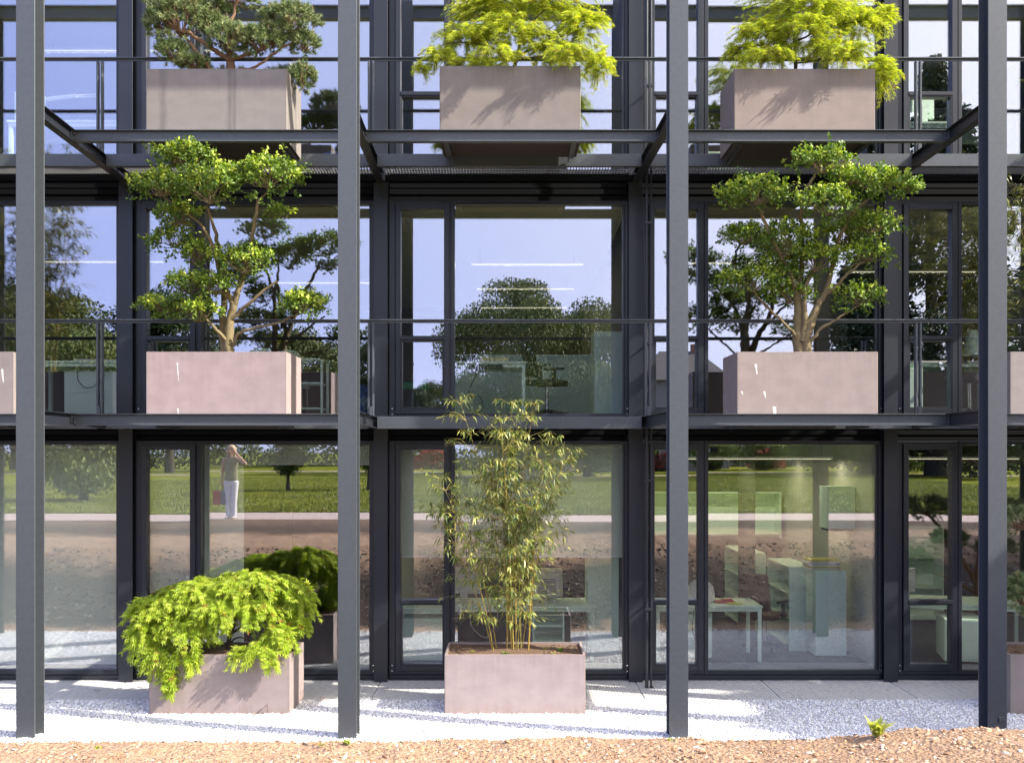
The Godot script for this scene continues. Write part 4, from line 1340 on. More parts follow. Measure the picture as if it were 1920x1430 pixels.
	for q in [["curled orange dead leaf on the gravel beside the lower left planter", Vector3(-2.1, 0.022, 0.99), Color(0.5, 0.22, 0.08)], ["dark dead leaf on the slabs left of the bamboo planter", Vector3(-1.47, 0.012, 0.52), Color(0.10, 0.08, 0.03)], ["small brown dead leaf on the slabs right of the bamboo planter", Vector3(0.98, 0.012, 0.42), Color(0.14, 0.09, 0.05)], ["dead leaf on the pale slabs near the left post", Vector3(-4.75, 0.012, 0.6), Color(0.12, 0.09, 0.05)]]:
		rng.seed = int(q[1].x * 100.0) + 4000
		var dl := MB.new()
		dl.col = q[2]
		for k in 5:
			small_leaf(dl, Vector3.ZERO, Vector3(cos(k * 0.7), rnd(0.05, 0.5), sin(k * 0.7)).normalized(), Vector3.UP, rnd(0.035, 0.06), 0.012)
		var ob := solo("dead_leaf", dl, M.chip, q[0], "leaf")
		ob.position = q[1]
	# dry twig leaning on the lower left planter
	rng.seed = 77
	var tw := MB.new()
	bough(tw, [at(465, 1347, 1.72), at(490, 1330, 1.68), at(502, 1318, 1.64)], 0.004, 0.0018, 5, 0.004)
	bough(tw, [at(490, 1331, 1.68), at(499, 1345, 1.66)], 0.003, 0.0015, 5, 0.004)
	bough(tw, [at(500, 1320, 1.64), at(504, 1345, 1.67)], 0.003, 0.0015, 5, 0.004)
	solo("twig", tw, M.mbark, "dry forked twig leaning against the lower left planter", "twig")

# ---------------------------------------------------------------- things inside the offices
func desk(label: String, x: float, fl: float, z: float, w: float, d: float, h: float, turn := 0.0, top: Material = null, group := "desks in the office rooms") -> Node3D:
	var t := thing("desk", label, "desk", Vector3(x, fl, z), group, turn)
	var mb := MB.new()
	mb.box(Vector3(-w / 2, h - 0.028, -d / 2), Vector3(w / 2, h, d / 2), 0.003)
	part("desk_top", mb, top if top else M.mint, t)
	mb = MB.new()
	mb.box(Vector3(-w / 2 + 0.01, h - 0.075, -d / 2 + 0.02), Vector3(w / 2 - 0.01, h - 0.029, -d / 2 + 0.045), 0.002)
	mb.box(Vector3(-w / 2 + 0.01, h - 0.075, d / 2 - 0.045), Vector3(w / 2 - 0.01, h - 0.029, d / 2 - 0.02), 0.002)
	part("frame", mb, M.mint, t)
	for sx in [-1.0, 1.0]:
		for sz in [-1.0, 1.0]:
			mb = MB.new()
			var c := Vector3(sx * (w / 2 - 0.035), 0, sz * (d / 2 - 0.045))
			mb.box(c + Vector3(-0.022, 0.001, -0.022), c + Vector3(0.022, h - 0.03, 0.022), 0.003)
			part("leg", mb, M.mint, t)
	return t

func flat_monitor(label: String, p: Vector3, turn: float, m: Material, w := 0.40) -> void:
	var t := thing("monitor", label, "monitor", p, "", turn)
	var mb := MB.new()
	mb.box(Vector3(-w / 2, 0.12, -0.02), Vector3(w / 2, 0.12 + w * 0.78, 0.025), 0.012)
	mb.box(Vector3(-w * 0.28, 0.18, 0.0255), Vector3(w * 0.28, 0.12 + w * 0.6, 0.05), 0.012)
	part("housing", mb, m, t)
	mb = MB.new()
	mb.box(Vector3(-w / 2 + 0.02, 0.14, -0.0225), Vector3(w / 2 - 0.02, 0.10 + w * 0.78, -0.0205))
	part("screen", mb, M.black, t)
	mb = MB.new()
	mb.box(Vector3(-0.05, 0.012, 0.03), Vector3(0.05, 0.26, 0.055), 0.006)
	mb.box(Vector3(-0.13, 0.0, -0.09), Vector3(0.13, 0.0115, 0.11), 0.004)
	part("stand", mb, m, t)

func swivel_chair(label: String, p: Vector3, turn: float, m: Material) -> void:
	var t := thing("swivel_chair", label, "chair", p, "", turn)
	var mb := MB.new()
	mb.box(Vector3(-0.24, 0.43, -0.23), Vector3(0.24, 0.50, 0.23), 0.03)
	part("seat", mb, m, t)
	mb = MB.new()
	mb.obox(Transform3D(Basis.from_euler(Vector3(-0.16, 0, 0)), Vector3(0, 0.80, -0.25)), Vector3(0.21, 0.25, 0.028), 0.025)
	mb.obox(Transform3D(Basis.from_euler(Vector3(-0.1, 0, 0)), Vector3(0, 0.54, -0.245)), Vector3(0.03, 0.10, 0.010), 0.004)
	part("backrest", mb, m, t)
	for s in [-1.0, 1.0]:
		mb = MB.new()
		mb.box(Vector3(s * 0.28 - 0.025, 0.66, -0.14), Vector3(s * 0.28 + 0.025, 0.69, 0.14), 0.01)
		mb.box(Vector3(s * 0.28 - 0.012, 0.46, -0.03), Vector3(s * 0.28 + 0.012, 0.6595, 0.03), 0.005)
		part("armrest", mb, M.rubber, t)
	mb = MB.new()
	mb.rod(Vector3(0, 0.08, 0), Vector3(0, 0.43, 0), 0.026, 10)
	part("column", mb, M.chrome, t)
	mb = MB.new()
	for k in 5:
		var a := TAU * k / 5.0
		mb.tube(PackedVector3Array([Vector3(0, 0.10, 0), Vector3(cos(a) * 0.29, 0.065, sin(a) * 0.29)]), PackedFloat32Array([0.025, 0.015]), 6)
		mb.rod(Vector3(cos(a) * 0.28 - sin(a) * 0.02, 0.032, sin(a) * 0.28 + cos(a) * 0.02), Vector3(cos(a) * 0.28 + sin(a) * 0.02, 0.032, sin(a) * 0.28 - cos(a) * 0.02), 0.03, 8)
	part("star_base", mb, M.rubber, t)

func cabinet(label: String, p: Vector3, w: float, h: float, d: float, turn := 0.0, drawers := 3, m: Material = null, called := "pedestal_cabinet") -> void:
	var t := thing(called, label, "cabinet", p, "", turn)
	if m == null: m = M.mint
	var mb := MB.new()
	mb.box(Vector3(-w / 2, 0.03, -d / 2), Vector3(w / 2, h, d / 2), 0.004)
	part("body", mb, m, t)
	mb = MB.new()
	mb.box(Vector3(-w / 2 + 0.02, 0.0, -d / 2 + 0.02), Vector3(w / 2 - 0.02, 0.0295, d / 2 - 0.02))
	part("plinth", mb, M.rubber, t)
	for k in drawers:
		mb = MB.new()
		var y0 := 0.035 + (h - 0.045) * k / drawers
		mb.box(Vector3(-w / 2 + 0.004, y0 + 0.002, -d / 2 - 0.014), Vector3(w / 2 - 0.004, y0 + (h - 0.045) / drawers - 0.002, -d / 2 - 0.0005), 0.002)
		part("drawer", mb, m, t)

func shelf_unit(label: String, p: Vector3, w: float, h: float, d: float, rows: int, turn := 0.0) -> void:
	var t := thing("shelf_unit", label, "shelf", p, "", turn)
	for s in [-1.0, 1.0]:
		var mb := MB.new()
		mb.box(Vector3(s * (w / 2 - 0.011) - 0.011, 0, -d / 2), Vector3(s * (w / 2 - 0.011) + 0.011, h, d / 2), 0.002)
		part("side_panel", mb, M.mint, t)
	var bk := MB.new()
	bk.box(Vector3(-w / 2 + 0.0225, 0, -d / 2), Vector3(w / 2 - 0.0225, h - 0.001, -d / 2 + 0.008))
	part("back_panel", bk, M.mint, t)
	for k in rows + 1:
		var mb := MB.new()
		var y := 0.05 + (h - 0.073) * k / rows
		mb.box(Vector3(-w / 2 + 0.0225, y, -d / 2 + 0.0085), Vector3(w / 2 - 0.0225, y + 0.022, d / 2 - 0.002), 0.002)
		part("shelf_board", mb, M.mint, t)

func stack(called: String, label: String, cat: String, p: Vector3, n: int, w: float, d: float, each: float, mats: Array, turn := 0.0) -> void:
	var t := thing(called, label, cat, p, "", turn)
	for k in n:
		var mb := MB.new()
		var dx := rnd(-0.012, 0.012)
		mb.box(Vector3(-w / 2 + dx, k * each + 0.0005, -d / 2 + rnd(-0.01, 0.01)), Vector3(w / 2 + dx, (k + 1) * each - 0.0005, d / 2), 0.002)
		part("folder", mb, mats[k % mats.size()], t)

func cable(label: String, pts: Array, r: float, m: Material) -> void:
	var mb := MB.new()
	bough(mb, pts, r, r, 5, 0.004)
	solo("cable", mb, m, label, "cable", "loose cables under the desks")

func make_interior() -> void:
	rng.seed = 55
	var g := 0.101
	var f := 3.186
	var s2 := 6.116
	# ground floor, room behind the bamboo
	desk("long mint desk behind the bamboo in the middle ground floor room", 0.10, g, -0.95, 1.9, 0.75, 0.70, 0, M.mint)
	flat_monitor("flat pale monitor turned away, left of the bamboo canes", Vector3(-0.62, g + 0.7005, -0.85), 0.0, M.offwhite, 0.44)
	var t := thing("tube_monitor", "deep beige tube monitor right of the bamboo canes", "monitor", Vector3(0.45, g + 0.7005, -0.85))
	var mb := MB.new()
	mb.box(Vector3(-0.21, 0.06, -0.30), Vector3(0.21, 0.42, -0.10), 0.015)
	mb.box(Vector3(-0.17, 0.08, -0.0995), Vector3(0.17, 0.37, 0.12), 0.03)
	part("housing", mb, M.offwhite, t)
	mb = MB.new()
	for k in 9:
		mb.box(Vector3(-0.12, 0.14 + k * 0.022, 0.1205), Vector3(0.12, 0.148 + k * 0.022, 0.1235))
	part("vent", mb, M.rubber, t)
	mb = MB.new()
	mb.box(Vector3(-0.12, 0, -0.22), Vector3(0.12, 0.0595, 0.05), 0.01)
	part("foot", mb, M.offwhite, t)
	mb = MB.new()
	mb.box(Vector3(-0.5, 0.15, -0.01), Vector3(0.5, 0.62, 0.01), 0.003)
	var dk := solo("modesty_panel", mb, M.black, "black panel below the desk behind the bamboo", "panel")
	dk.position = Vector3(-0.30, g, -1.20)
	shelf_unit("small mint cabinet with open shelves under the tube monitor", Vector3(0.46, g, -0.75), 0.40, 0.66, 0.40, 3)
	cabinet("mint cabinet behind the lower pane left of the bamboo planter", Vector3(-1.12, g, -0.75), 0.52, 0.55, 0.5, PI, 1)
	desk("mint side table behind the narrow window left of the bamboo", -1.12, g, -0.95, 0.66, 0.8, 0.68, 0, M.mint)
	cabinet("tall pale mint cupboard at the right of the bamboo room", Vector3(1.17, g, -1.0), 0.40, 1.30, 0.45, PI, 1, M.mint, "cupboard")
	cable("looped grey cable hanging below the tube monitor", [Vector3(0.55, g + 0.7, -0.52), Vector3(0.62, g + 0.45, -0.5), Vector3(0.35, g + 0.38, -0.5), Vector3(0.1, g + 0.5, -0.52), Vector3(-0.05, g + 0.68, -0.52)], 0.005, M.offwhite)
	cable("pale cable drooping from the flat monitor behind the bamboo", [Vector3(-0.55, g + 0.72, -0.53), Vector3(-0.5, g + 0.45, -0.5), Vector3(-0.32, g + 0.32, -0.5), Vector3(-0.2, g + 0.5, -0.52), Vector3(-0.18, g + 0.68, -0.54)], 0.005, M.offwhite)
	# ground floor right room
	desk("mint desk with a red cloth in the right ground floor room", 2.48, g, -0.85, 1.35, 0.7, 0.715, 0, M.mint)
	t = thing("round_monitor", "round backed white monitor on the desk in the right room", "monitor", Vector3(2.42, g + 0.716, -0.75))
	mb = MB.new()
	mb.tube(PackedVector3Array([Vector3(0, 0.0, 0), Vector3(0, 0.04, 0), Vector3(0, 0.12, 0), Vector3(0, 0.22, 0), Vector3(0, 0.29, 0), Vector3(0, 0.315, 0)]), PackedFloat32Array([0.13, 0.17, 0.175, 0.155, 0.09, 0.02]), 24)
	part("housing", mb, M.white, t)
	mb = MB.new()
	mb.box(Vector3(-0.19, 0.02, -0.24), Vector3(0.19, 0.32, -0.17), 0.01)
	part("screen", mb, M.black, t)
	mb = MB.new()
	mb.box(Vector3(-0.16, 0, -0.10), Vector3(0.10, 0.022, 0.09), 0.01)
	mb.box(Vector3(-0.06, 0.0225, -0.07), Vector3(0.08, 0.04, 0.04), 0.015)
	var rc := solo("red_cloth", mb, M.red, "folded red cloth on the desk in the right ground floor room", "cloth")
	rc.position = Vector3(2.76, g + 0.716, -0.80)
	mb = MB.new()
	mb.box(Vector3(-0.10, 0, -0.03), Vector3(0.10, 0.02, 0.03), 0.006)
	var kb := solo("handset", mb, M.yellow, "pale yellow handset before the red cloth", "phone")
	kb.position = Vector3(2.83, g + 0.716, -0.64)
	cabinet("pale cabinet standing under the desk with the red cloth", Vector3(2.30, g, -0.95), 0.5, 0.6, 0.55, PI, 1)
	cable("dark cable trailing from the desk to the carpet in the right room", [Vector3(2.28, g + 0.66, -0.5), Vector3(2.27, g + 0.4, -0.48), Vector3(2.36, g + 0.15, -0.46), Vector3(2.52, g + 0.02, -0.42), Vector3(2.75, g + 0.012, -0.5)], 0.006, M.rubber)
	cabinet("tall white cupboard below the folders in the right room", Vector3(4.10, g, -1.0), 0.40, 1.12, 0.42, PI, 1, M.mint, "cupboard")
	shelf_unit("open white shelves beside the tall cupboard", Vector3(3.86, g, -1.82), 1.15, 1.12, 0.34, 3, -PI / 2)
	shelf_unit("low open shelves at the back of the right room", Vector3(3.60, g, -3.4), 1.3, 1.15, 0.34, 3, -PI / 2)
	shelf_unit("wall shelves of square boxes along the back of the right room", Vector3(3.2, g + 1.25, -4.4), 2.4, 0.75, 0.32, 1)
	cabinet("white wall box hung above the folders", Vector3(4.28, g + 1.62, -1.1), 0.36, 0.58, 0.34, PI, 1, M.mint, "wall_cupboard")
	stack("folder_stack", "stack of folders on top of the white cupboard", "folders", Vector3(4.05, g + 1.121, -1.05), 6, 0.40, 0.32, 0.022, [M.paper, M.yellow, M.paper, M.offwhite])
	stack("binder_row", "red binders on the open shelves in the right room", "binders", Vector3(3.62, g + 0.62, -3.2), 5, 0.24, 0.3, 0.05, [M.red, M.brown])
	swivel_chair("dark brown chair behind the desk with the red cloth", Vector3(3.38, g, -1.35), 2.4, M.brown)
	# ground floor far right room
	desk("angled mint desk with a monitor in the far right ground floor room", 5.75, g, -1.15, 1.9, 0.8, 0.70, -0.25, M.mint)
	flat_monitor("white monitor with a slanted stand in the far right room", Vector3(5.12, g + 0.7005, -1.0), 0.5, M.white, 0.4)
	cabinet("mint pedestal cabinet below the angled desk", Vector3(5.72, g, -0.72), 0.46, 0.56, 0.62, PI - 0.25, 2)
	shelf_unit("dim shelves at the back of the far right room", Vector3(5.6, g, -3.6), 2.2, 1.5, 0.34, 3)
	# first floor, far left room
	desk("mint desk with papers in the first floor room at far left", -5.35, f, -0.75, 1.5, 0.75, 0.70, 0.0, M.mint)
	cabinet("wide mint cabinet with a hanging cable at first floor left", Vector3(-5.15, f, -0.75), 0.95, 0.58, 0.5, PI, 2)
	stack("paper_stack", "loose papers lying on the desk at first floor left", "papers", Vector3(-5.3, f + 0.7005, -0.7), 4, 0.5, 0.3, 0.008, [M.paper, M.white], 0.2)
	cable("black cable loop in front of the wide mint cabinet", [Vector3(-5.45, f + 0.66, -0.46), Vector3(-5.42, f + 0.45, -0.44), Vector3(-5.3, f + 0.36, -0.44), Vector3(-5.15, f + 0.45, -0.44), Vector3(-5.08, f + 0.66, -0.46)], 0.006, M.black)
	# first floor, room behind left box tree
	t = thing("trolley", "mint trolley right of the white streaked planter", "trolley", Vector3(-2.62, f, -0.75))
	for sx in [-1.0, 1.0]:
		for sz in [-1.0, 1.0]:
			mb = MB.new()
			mb.box(Vector3(sx * 0.22 - 0.016, 0.05, sz * 0.2 - 0.016), Vector3(sx * 0.22 + 0.016, 0.72, sz * 0.2 + 0.016), 0.003)
			part("leg", mb, M.mint, t)
			mb = MB.new()
			mb.rod(Vector3(sx * 0.22 - 0.012, 0.026, sz * 0.2), Vector3(sx * 0.22 + 0.012, 0.026, sz * 0.2), 0.025, 10)
			part("wheel", mb, M.rubber, t)
	for y in [0.1, 0.42, 0.7205]:
		mb = MB.new()
		mb.box(Vector3(-0.20, y, -0.18), Vector3(0.20, y + 0.025, 0.18), 0.003)
		part("shelf_board", mb, M.mint, t)
	for k in 2:
		t = thing("shell_chair", ["pale green shell chair back behind the left box tree, left one", "pale green shell chair back behind the left box tree, right one"][k], "chair", Vector3(-3.28 + k * 0.30, f, -1.0 - 0.25 * k))
		mb = MB.new()
		mb.tube(PackedVector3Array([Vector3(0, 0.60, 0), Vector3(0, 0.68, 0), Vector3(0, 0.82, 0), Vector3(0, 0.90, 0), Vector3(0, 0.93, 0)]), PackedFloat32Array([0.10, 0.16, 0.18, 0.13, 0.02]), 18)
		mb.box(Vector3(-0.02, 0.46, -0.02), Vector3(0.02, 0.62, 0.02), 0.005)
		part("backrest", mb, M.mint, t)
		mb = MB.new()
		mb.box(Vector3(-0.2, 0.43, -0.42), Vector3(0.2, 0.46, 0.02), 0.012)
		part("seat", mb, M.mint, t)
		for sx in [-1.0, 1.0]:
			for sz in [-0.38, -0.02]:
				mb = MB.new()
				mb.rod(Vector3(sx * 0.18, 0.0, sz), Vector3(sx * 0.17, 0.43, sz), 0.011, 8)
				part("leg", mb, M.chrome, t)
	t = thing("waste_bin", "tall blue bin standing behind the second post on the first floor", "bin", Vector3(-1.92, f, -0.5))
	mb = MB.new()
	mb.tube(PackedVector3Array([Vector3(0, 0, 0), Vector3(0, 0.4, 0), Vector3(0, 0.40, 0)]), PackedFloat32Array([0.12, 0.15, 0.14]), 20)
	part("body", mb, M.blue, t)
	# first floor middle room
	desk("mint desk with cable tray in the middle first floor room", -0.32, f, -0.85, 1.0, 0.7, 0.70, 0, M.mint)
	mb = MB.new()
	mb.box(Vector3(-0.22, 0.60, 0.30), Vector3(0.2, 0.66, 0.36), 0.004)
	var ct := solo("cable_tray", mb, M.rubber, "black cable tray under the edge of the middle first floor desk", "cable tray")
	ct.position = Vector3(-0.32, f, -0.85)
	stack("folder_stack", "yellow folders on the middle first floor desk", "folders", Vector3(-0.23, f + 0.7005, -0.75), 4, 0.36, 0.26, 0.017, [M.yellow, M.paper])
	t = thing("desk_screen", "dark low device on the left of the middle first floor desk", "device", Vector3(-0.66, f + 0.7005, -0.8))
	mb = MB.new()
	mb.box(Vector3(-0.16, 0, -0.15), Vector3(0.2, 0.09, 0.15), 0.01)
	part("housing", mb, M.rubber, t)
	cable("white cable bundle dropping from the cable tray", [Vector3(-0.3, f + 0.60, -0.5), Vector3(-0.42, f + 0.42, -0.5), Vector3(-0.6, f + 0.32, -0.5), Vector3(-0.72, f + 0.24, -0.5)], 0.007, M.white)
	cable("black cable curling to the floor under the middle desk", [Vector3(-0.42, f + 0.60, -0.55), Vector3(-0.55, f + 0.3, -0.55), Vector3(-0.4, f + 0.25, -0.55), Vector3(-0.38, f + 0.1, -0.55), Vector3(-0.55, f + 0.02, -0.55)], 0.006, M.black)
	cabinet("low mint cabinet row behind the desk in the middle first floor room", Vector3(0.25, f, -2.4), 2.4, 0.95, 0.45, PI, 3, M.mint, "low_cabinet")
	swivel_chair("black swivel chair right of the middle first floor desk", Vector3(0.46, f, -1.05), 1.2, M.rubber)
	cabinet("tall mint cupboard at the right end of the middle first floor room", Vector3(1.27, f, -1.1), 0.42, 1.12, 0.5, PI, 1, M.mint, "cupboard")
	t = thing("armchair", "green cushion seat behind the narrow first floor window", "chair", Vector3(-1.28, f, -0.8))
	mb = MB.new()
	mb.box(Vector3(-0.2, 0.35, -0.2), Vector3(0.2, 0.45, 0.2), 0.02)
	part("seat", mb, M.green, t)
	mb = MB.new()
	mb.box(Vector3(-0.18, 0.0, -0.18), Vector3(0.18, 0.3495, 0.18), 0.01)
	part("base", mb, M.rubber, t)
	# first floor right
	desk("white desk in the dark first floor room at right", 5.4, f, -0.9, 1.7, 0.75, 0.71, 0, M.white)
	cabinet("pale mint cabinet behind the railing posts at first floor right", Vector3(4.98, f, -0.7), 0.32, 0.62, 0.5, PI, 1)
	swivel_chair("black swivel chair in the dark first floor room at right", Vector3(5.75, f, -0.5), 0.6, M.rubber)
	t = thing("table_lamp", "conical white lamp on the desk at first floor right", "lamp", Vector3(5.95, f + 0.711, -0.85))
	mb = MB.new()
	mb.tube(PackedVector3Array([Vector3(0, 0.10, 0), Vector3(0, 0.42, 0)]), PackedFloat32Array([0.13, 0.06]), 20)
	part("lamp_shade", mb, M.mint, t)
	mb = MB.new()
	mb.tube(PackedVector3Array([Vector3(0, 0, 0), Vector3(0, 0.012, 0), Vector3(0, 0.013, 0), Vector3(0, 0.3, 0)]), PackedFloat32Array([0.08, 0.08, 0.012, 0.012]), 16)
	part("foot", mb, M.chrome, t)
	# second floor
	desk("mint desk with a jointed lamp at second floor left", -5.45, s2, -0.55, 1.5, 0.7, 0.70, 0, M.mint)
	t = thing("jointed_lamp", "white jointed desk lamp in the second floor room at left", "lamp", Vector3(-5.18, s2 + 0.701, -0.45))
	mb = MB.new()
	mb.tube(PackedVector3Array([Vector3(0, 0, 0), Vector3(0, 0.02, 0), Vector3(0, 0.021, 0)]), PackedFloat32Array([0.09, 0.09, 0.02]), 18)
	part("base", mb, M.white, t)
	mb = MB.new()
	mb.rod(Vector3(0, 0.02, 0), Vector3(0.04, 0.40, 0), 0.013, 8)
	part("lower_arm", mb, M.white, t)
	mb = MB.new()
	mb.rod(Vector3(0.04, 0.40, 0.012), Vector3(-0.27, 0.385, 0.012), 0.008, 8)
	mb.rod(Vector3(0.04, 0.375, 0.012), Vector3(-0.27, 0.36, 0.012), 0.006, 8)
	part("upper_arm", mb, M.white, t)
	mb = MB.new()
	mb.obox(Transform3D(Basis.from_euler(Vector3(0, 0, 0.12)), Vector3(-0.45, 0.36, 0.012)), Vector3(0.19, 0.012, 0.04), 0.008)
	part("lamp_head", mb, M.white, t)
	t = thing("monitor_screen", "mint backed screen at the far left of the second floor", "monitor", Vector3(-6.1, s2 + 0.7, -0.6), "", 0.5)
	mb = MB.new()
	mb.obox(Transform3D(Basis.from_euler(Vector3(-0.12, 0, 0)), Vector3(0, 0.25, 0)), Vector3(0.18, 0.22, 0.02), 0.012)
	part("housing", mb, M.mint, t)
	mb = MB.new()
	mb.box(Vector3(-0.04, 0.0, -0.02), Vector3(0.04, 0.05, 0.02), 0.004)
	part("stand", mb, M.mint, t)
	t = thing("blue_bag", "bulging blue bag on the floor behind the second post on the second floor", "bag", Vector3(-2.22, s2, -0.4))
	mb = MB.new()
	mb.tube(PackedVector3Array([Vector3(0, 0, 0), Vector3(0, 0.06, 0), Vector3(0, 0.2, 0), Vector3(0, 0.30, 0), Vector3(0, 0.34, 0)]), PackedFloat32Array([0.16, 0.21, 0.22, 0.18, 0.12]), 18)
	part("body", mb, M.blue, t)
	flat_monitor("pale boxy monitor behind the narrow right window of the second floor", Vector3(5.15, s2 + 0.70, -0.5), 0.35, M.mint, 0.36)
	desk("mint desk under the boxy monitor at second floor right", 5.4, s2, -0.6, 1.4, 0.7, 0.70, 0, M.mint)
	t = thing("storage_box", "pale green box with a cable behind the right maple planter", "box", Vector3(2.65, s2, -0.45))
	mb = MB.new()
	mb.box(Vector3(-0.3, 0, -0.2), Vector3(0.3, 0.30, 0.2), 0.008)
	part("body", mb, M.mint, t)
	mb = MB.new()
	mb.box(Vector3(-0.31, 0.3005, -0.21), Vector3(0.31, 0.325, 0.21), 0.005)
	part("lid", mb, M.mint, t)

# ---------------------------------------------------------------- the park mirrored in the glass
func big_tree(called: String, label: String, x: float, z: float, h: float, w: float, kind: String, s: int, n: int, leaf: float, cols: Array, group := "") -> Node3D:
	rng.seed = s
	var t := thing(called, label, "tree", Vector3(x, 1.19, z), group)
	var wood := MB.new()
	var lean := rnd(-0.03, 0.03) * h
	wood.tube(PackedVector3Array([Vector3(0, -0.1, 0), Vector3(lean * 0.1, h * 0.08, 0), Vector3(lean * 0.5, h * 0.4, 0), Vector3(lean, h * 0.88, 0)]), PackedFloat32Array([h * 0.030, h * 0.022, h * 0.014, h * 0.003]), 9)
	if kind != "cone":
		for k in 9:
			var a := rnd(0, TAU)
			var y0 := h * rnd(0.18, 0.5)
			var e := Vector3(cos(a) * w * 0.38, y0 + h * rnd(0.15, 0.3), sin(a) * w * 0.38)
			bough(wood, [Vector3(lean * 0.4, y0, 0), Vector3(e.x * 0.5, (y0 + e.y) * 0.52, e.z * 0.5), e], h * 0.010, h * 0.003, 6, h * 0.004)
	part("trunk", wood, M.treebark, t)
	var lv := MB.new()
	var clumps := []
	var nc := 130 if kind == "cone" else 46
	for k in nc:
		var d := rdir()
		if kind == "cone":
			var f := pow((k + rng.randf()) / nc, 0.75)
			var a := rnd(0, TAU)
			var rr := w * 0.5 * f * sqrt(rnd(0.35, 1.0)) * rnd(0.75, 1.1)
			clumps.append([Vector3(cos(a) * rr, h * (1.0 - 0.94 * f), sin(a) * rr), Vector3(0.12, 0.10, 0.12) * w * (0.30 + f)])
		else:
			var lo := 0.12 if kind == "weeping" else 0.25
			var p := Vector3(d.x * w * 0.40, h * lerpf(lo, 0.93, 0.5 + 0.5 * d.y), d.z * w * 0.40) * 1.0
			var q: float = pow(rng.randf(), 0.35)
			p.x *= q; p.z *= q
			if kind != "weeping" and d.y < -0.5: p.x *= 0.7
			clumps.append([p, Vector3(rnd(0.11, 0.19) * w, rnd(0.06, 0.10) * h, rnd(0.11, 0.19) * w)])
	for i in n:
		var c: Array = clumps[rng.randi() % clumps.size()]
		var d := rdir()
		var rr := pow(rng.randf(), 0.4)
		var p: Vector3 = c[0] + Vector3(d.x * c[1].x, d.y * c[1].y, d.z * c[1].z) * rr
		lv.col = pick(cols)
		var ax := rdir()
		if kind == "weeping":
			ax = (Vector3(0, -1.3, 0) + ax * 0.5).normalized()
			p.y -= absf(rng.randfn(0, 0.03)) * h * (1.0 if d.y < 0.2 else 0.3)
		elif kind == "cone":
			ax = (Vector3(p.x, -0.5 * w * 0.2, p.z).normalized() + ax * 0.6).normalized()
		p.y = maxf(p.y, 0.15)
		var nr := (Vector3(0, 0.6, 0) + d * 0.6 + rdir() * 0.7).normalized()
		small_leaf(lv, p, ax, nr, leaf * rnd(0.7, 1.4), leaf * rnd(0.22, 0.42))
	part("crown", lv, M.treeleaf, t).set_meta("kind", "stuff")
	return t

func copy_tree(o: Node3D, label: String, x: float, z: float, sc: float, turn: float) -> void:
	var c: Node3D = o.duplicate()
	c.name = numbered(String(o.name).rstrip("0123456789").trim_suffix("_"))
	add_child(c)
	c.position = Vector3(x, 1.19, z)
	c.scale = Vector3(sc, sc, sc)
	c.rotation.y = turn
	c.set_meta("label", label)

func house(label: String, x: float, z: float, w: float, d: float, eave: float, ridge: float, wall: Color, roof: Color, gable: bool) -> void:
	var t := thing("house", label, "house", Vector3(x, 1.19, z))
	var mb := MB.new()
	mb.box(Vector3(-w / 2, -0.1, -d / 2), Vector3(w / 2, eave, d / 2), 0.02)
	part("wall", mb, mat(wall, 0.9), t)
	mb = MB.new()
	var o := 0.5
	var a := Vector3(-w / 2 - o, eave + 0.01, -d / 2 - o); var b := Vector3(w / 2 + o, eave + 0.01, -d / 2 - o)
	var c := Vector3(w / 2 + o, eave + 0.01, d / 2 + o); var e := Vector3(-w / 2 - o, eave + 0.01, d / 2 + o)
	var r1 := Vector3(-w * (0.5 if gable else 0.22), ridge, 0); var r2 := Vector3(w * (0.5 if gable else 0.22), ridge, 0)
	mb.quad(b, a, r1, r2); mb.quad(e, c, r2, r1); mb.tri(a, e, r1); mb.tri(c, b, r2); mb.quad(a, b, c, e)
	var rf := part("roof", mb, mat(roof, 0.85), t)
	mb = MB.new()
	mb.box(Vector3(w * 0.15, ridge - 1.2, -0.3), Vector3(w * 0.15 + 0.6, ridge + 0.7, 0.3), 0.02)
	part("chimney", mb, mat(Color(0.3, 0.16, 0.11), 0.9), rf)
	for fl in int(eave / 2.9):
		for k in 3:
			var xx := lerpf(-w * 0.36, w * 0.36, k / 2.0)
			mb = MB.new()
			rect_frame(mb, xx - 0.6, xx + 0.6, 0.9 + fl * 2.8, 2.3 + fl * 2.8, 0.08, -d / 2 - 0.05, -d / 2 + 0.01)
			var wn := part("window", mb, M.white, t)
			mb = MB.new()
			mb.box(Vector3(xx - 0.52, 0.98 + fl * 2.8, -d / 2 - 0.02), Vector3(xx + 0.52, 2.22 + fl * 2.8, -d / 2 - 0.005))
			part("pane", mb, M.black, wn)

